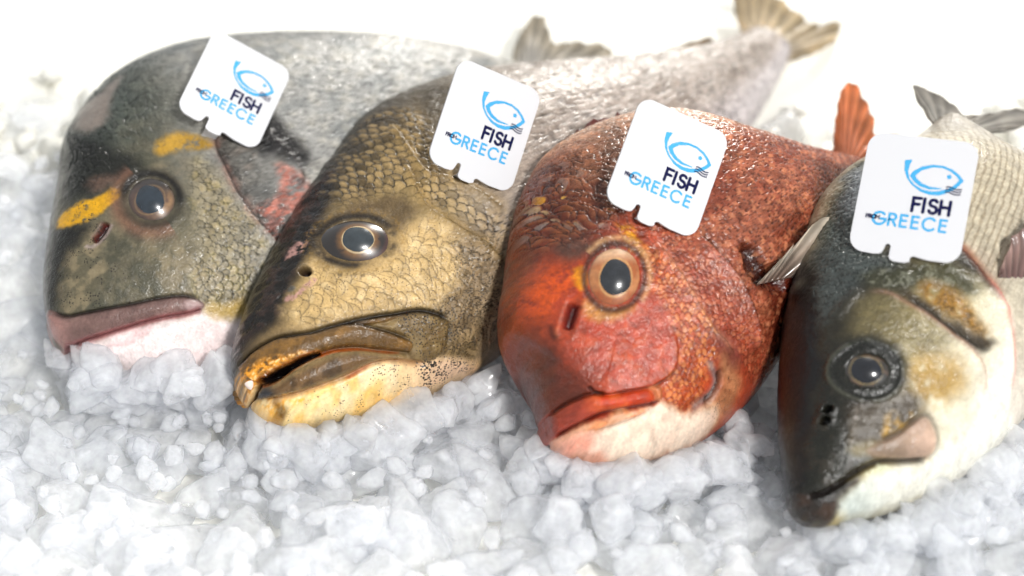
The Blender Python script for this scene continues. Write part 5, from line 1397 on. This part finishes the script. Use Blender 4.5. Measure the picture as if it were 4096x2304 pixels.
# heaped against the fish
for bvh, W, R, tip, F in FISH_BVH:
    deep = F is FISH['bream']
    pr = np.array(F['pairs'])
    for k in range(150):
        i = rng.uniform(0.0, 8.0); i0 = int(i); f = i - i0
        q = pr[i0, 2:4] * (1 - f) + pr[i0 + 1, 2:4] * f
        w = tip + R @ (np.array([q[0], q[1], 0.0]) * 0.01)
        out = -R[:, 1] * rng.uniform(-0.003 if deep else 0.001, 0.016) + R[:, 2] * rng.uniform(-0.015, 0.030 if deep else 0.014)
        p = w + out
        gz_ = float(ground_z(p[0], p[1]))
        if p[2] > gz_ + (0.034 if deep else 0.022): continue
        spots.append([p[0], p[1], max(p[2], gz_), rng.uniform(0.007, 0.0135)])
chunks = []
for x, y, z, r in spots:
    if y > 0.10 + 0.03 * math.sin(x * 23): continue
    fx, fy, dz = to_frame((x, y, z))
    if abs(fx) > 0.66 or abs(fy) > 0.42: continue
    g = fish_gap((x, y, z))
    if g < 0.45 * r: continue
    inside = abs(fx) < 0.53 and abs(fy) < 0.31 and dz > 0.05
    hid = False
    if inside:
        o = Vector(camp); dr = Vector((x, y, z)) - o; L = dr.length; dr.normalize()
        hid = any(bvh.ray_cast(o, dr, L - r)[0] is not None for bvh, *_ in FISH_BVH)
    chunks.append((x, y, z, r, r / dz if inside and not hid and abs(fx) < 0.5 and abs(fy) < 0.285 else 0.0))
# a chunk buried under others shows little: prefer the higher ones
order = sorted(range(len(chunks)), key=lambda k: -(chunks[k][4] * (1 + 12 * (chunks[k][2] - float(ground_z(chunks[k][0], chunks[k][1]))))))
singles = set(k for k in order[:300] if chunks[k][4] > 0)
shapes = []
for k in range(18):
    X, F = chunk_shape(4, 100 + k)
    o = mesh_np('ice_chunk', X, F, ICE_M); me = o.data
    bpy.data.objects.remove(o); shapes.append(me)
low = [chunk_shape(2, 100 + k) for k in range(18)]
SV, SF, SM, nv = [], [], [], 0
from mathutils import Euler
for k, (x, y, z, r, _) in enumerate(chunks):
    rot = Euler((rng.uniform(-0.6, 0.6), rng.uniform(-0.6, 0.6), rng.uniform(0, 6.28)))
    si = int(rng.integers(0, 18))
    if k in singles:
        o = bpy.data.objects.new('ice_chunk', shapes[si]); COL.objects.link(o)
        o.location = (x, y, z); o.rotation_euler = rot; o.scale = (r, r, r)
        near = [(b_[0].find_nearest(Vector((x, y, z)), 0.03)[3] or 1.0, i_) for i_, b_ in enumerate(FISH_BVH)]
        nd, ni = min(near)
        if nd < 0.022:
            who = ('grey sea bream with the yellow bar', 'tan fish with yellow lips', 'orange-red fish', 'black-snouted silvery fish')[ni]
            tag(o, 'clear ice chunk touching or heaped against the ' + who, 'ice chunk', 'ice chunks against the ' + who)
        else:
            fx = to_frame((x, y, z))[0]
            part = 'left' if fx < -0.17 else 'middle' if fx < 0.17 else 'right'
            tag(o, 'loose clear ice chunk away from the fish, in the ' + part + ' third of the ice', 'ice chunk', 'loose ice chunks, ' + part + ' third')
    else:
        V, F = low[si]
        SV.append((V * r) @ np.array(rot.to_matrix()).T + np.array([x, y, z])); SF.append(F + nv); SM.append(np.full(len(F), 1 if y > 0.06 else 0, np.int32)); nv += len(V)
st = mesh_np('crushed_ice', np.concatenate(SV), np.concatenate(SF), ICE_M)
st.data.materials.append(BED_M); st.data.polygons.foreach_set('material_index', np.concatenate(SM))
tag(st, 'white crushed ice filling the display all around', 'crushed ice', kind='stuff')
print('chunks', len(chunks), 'single', len(singles))
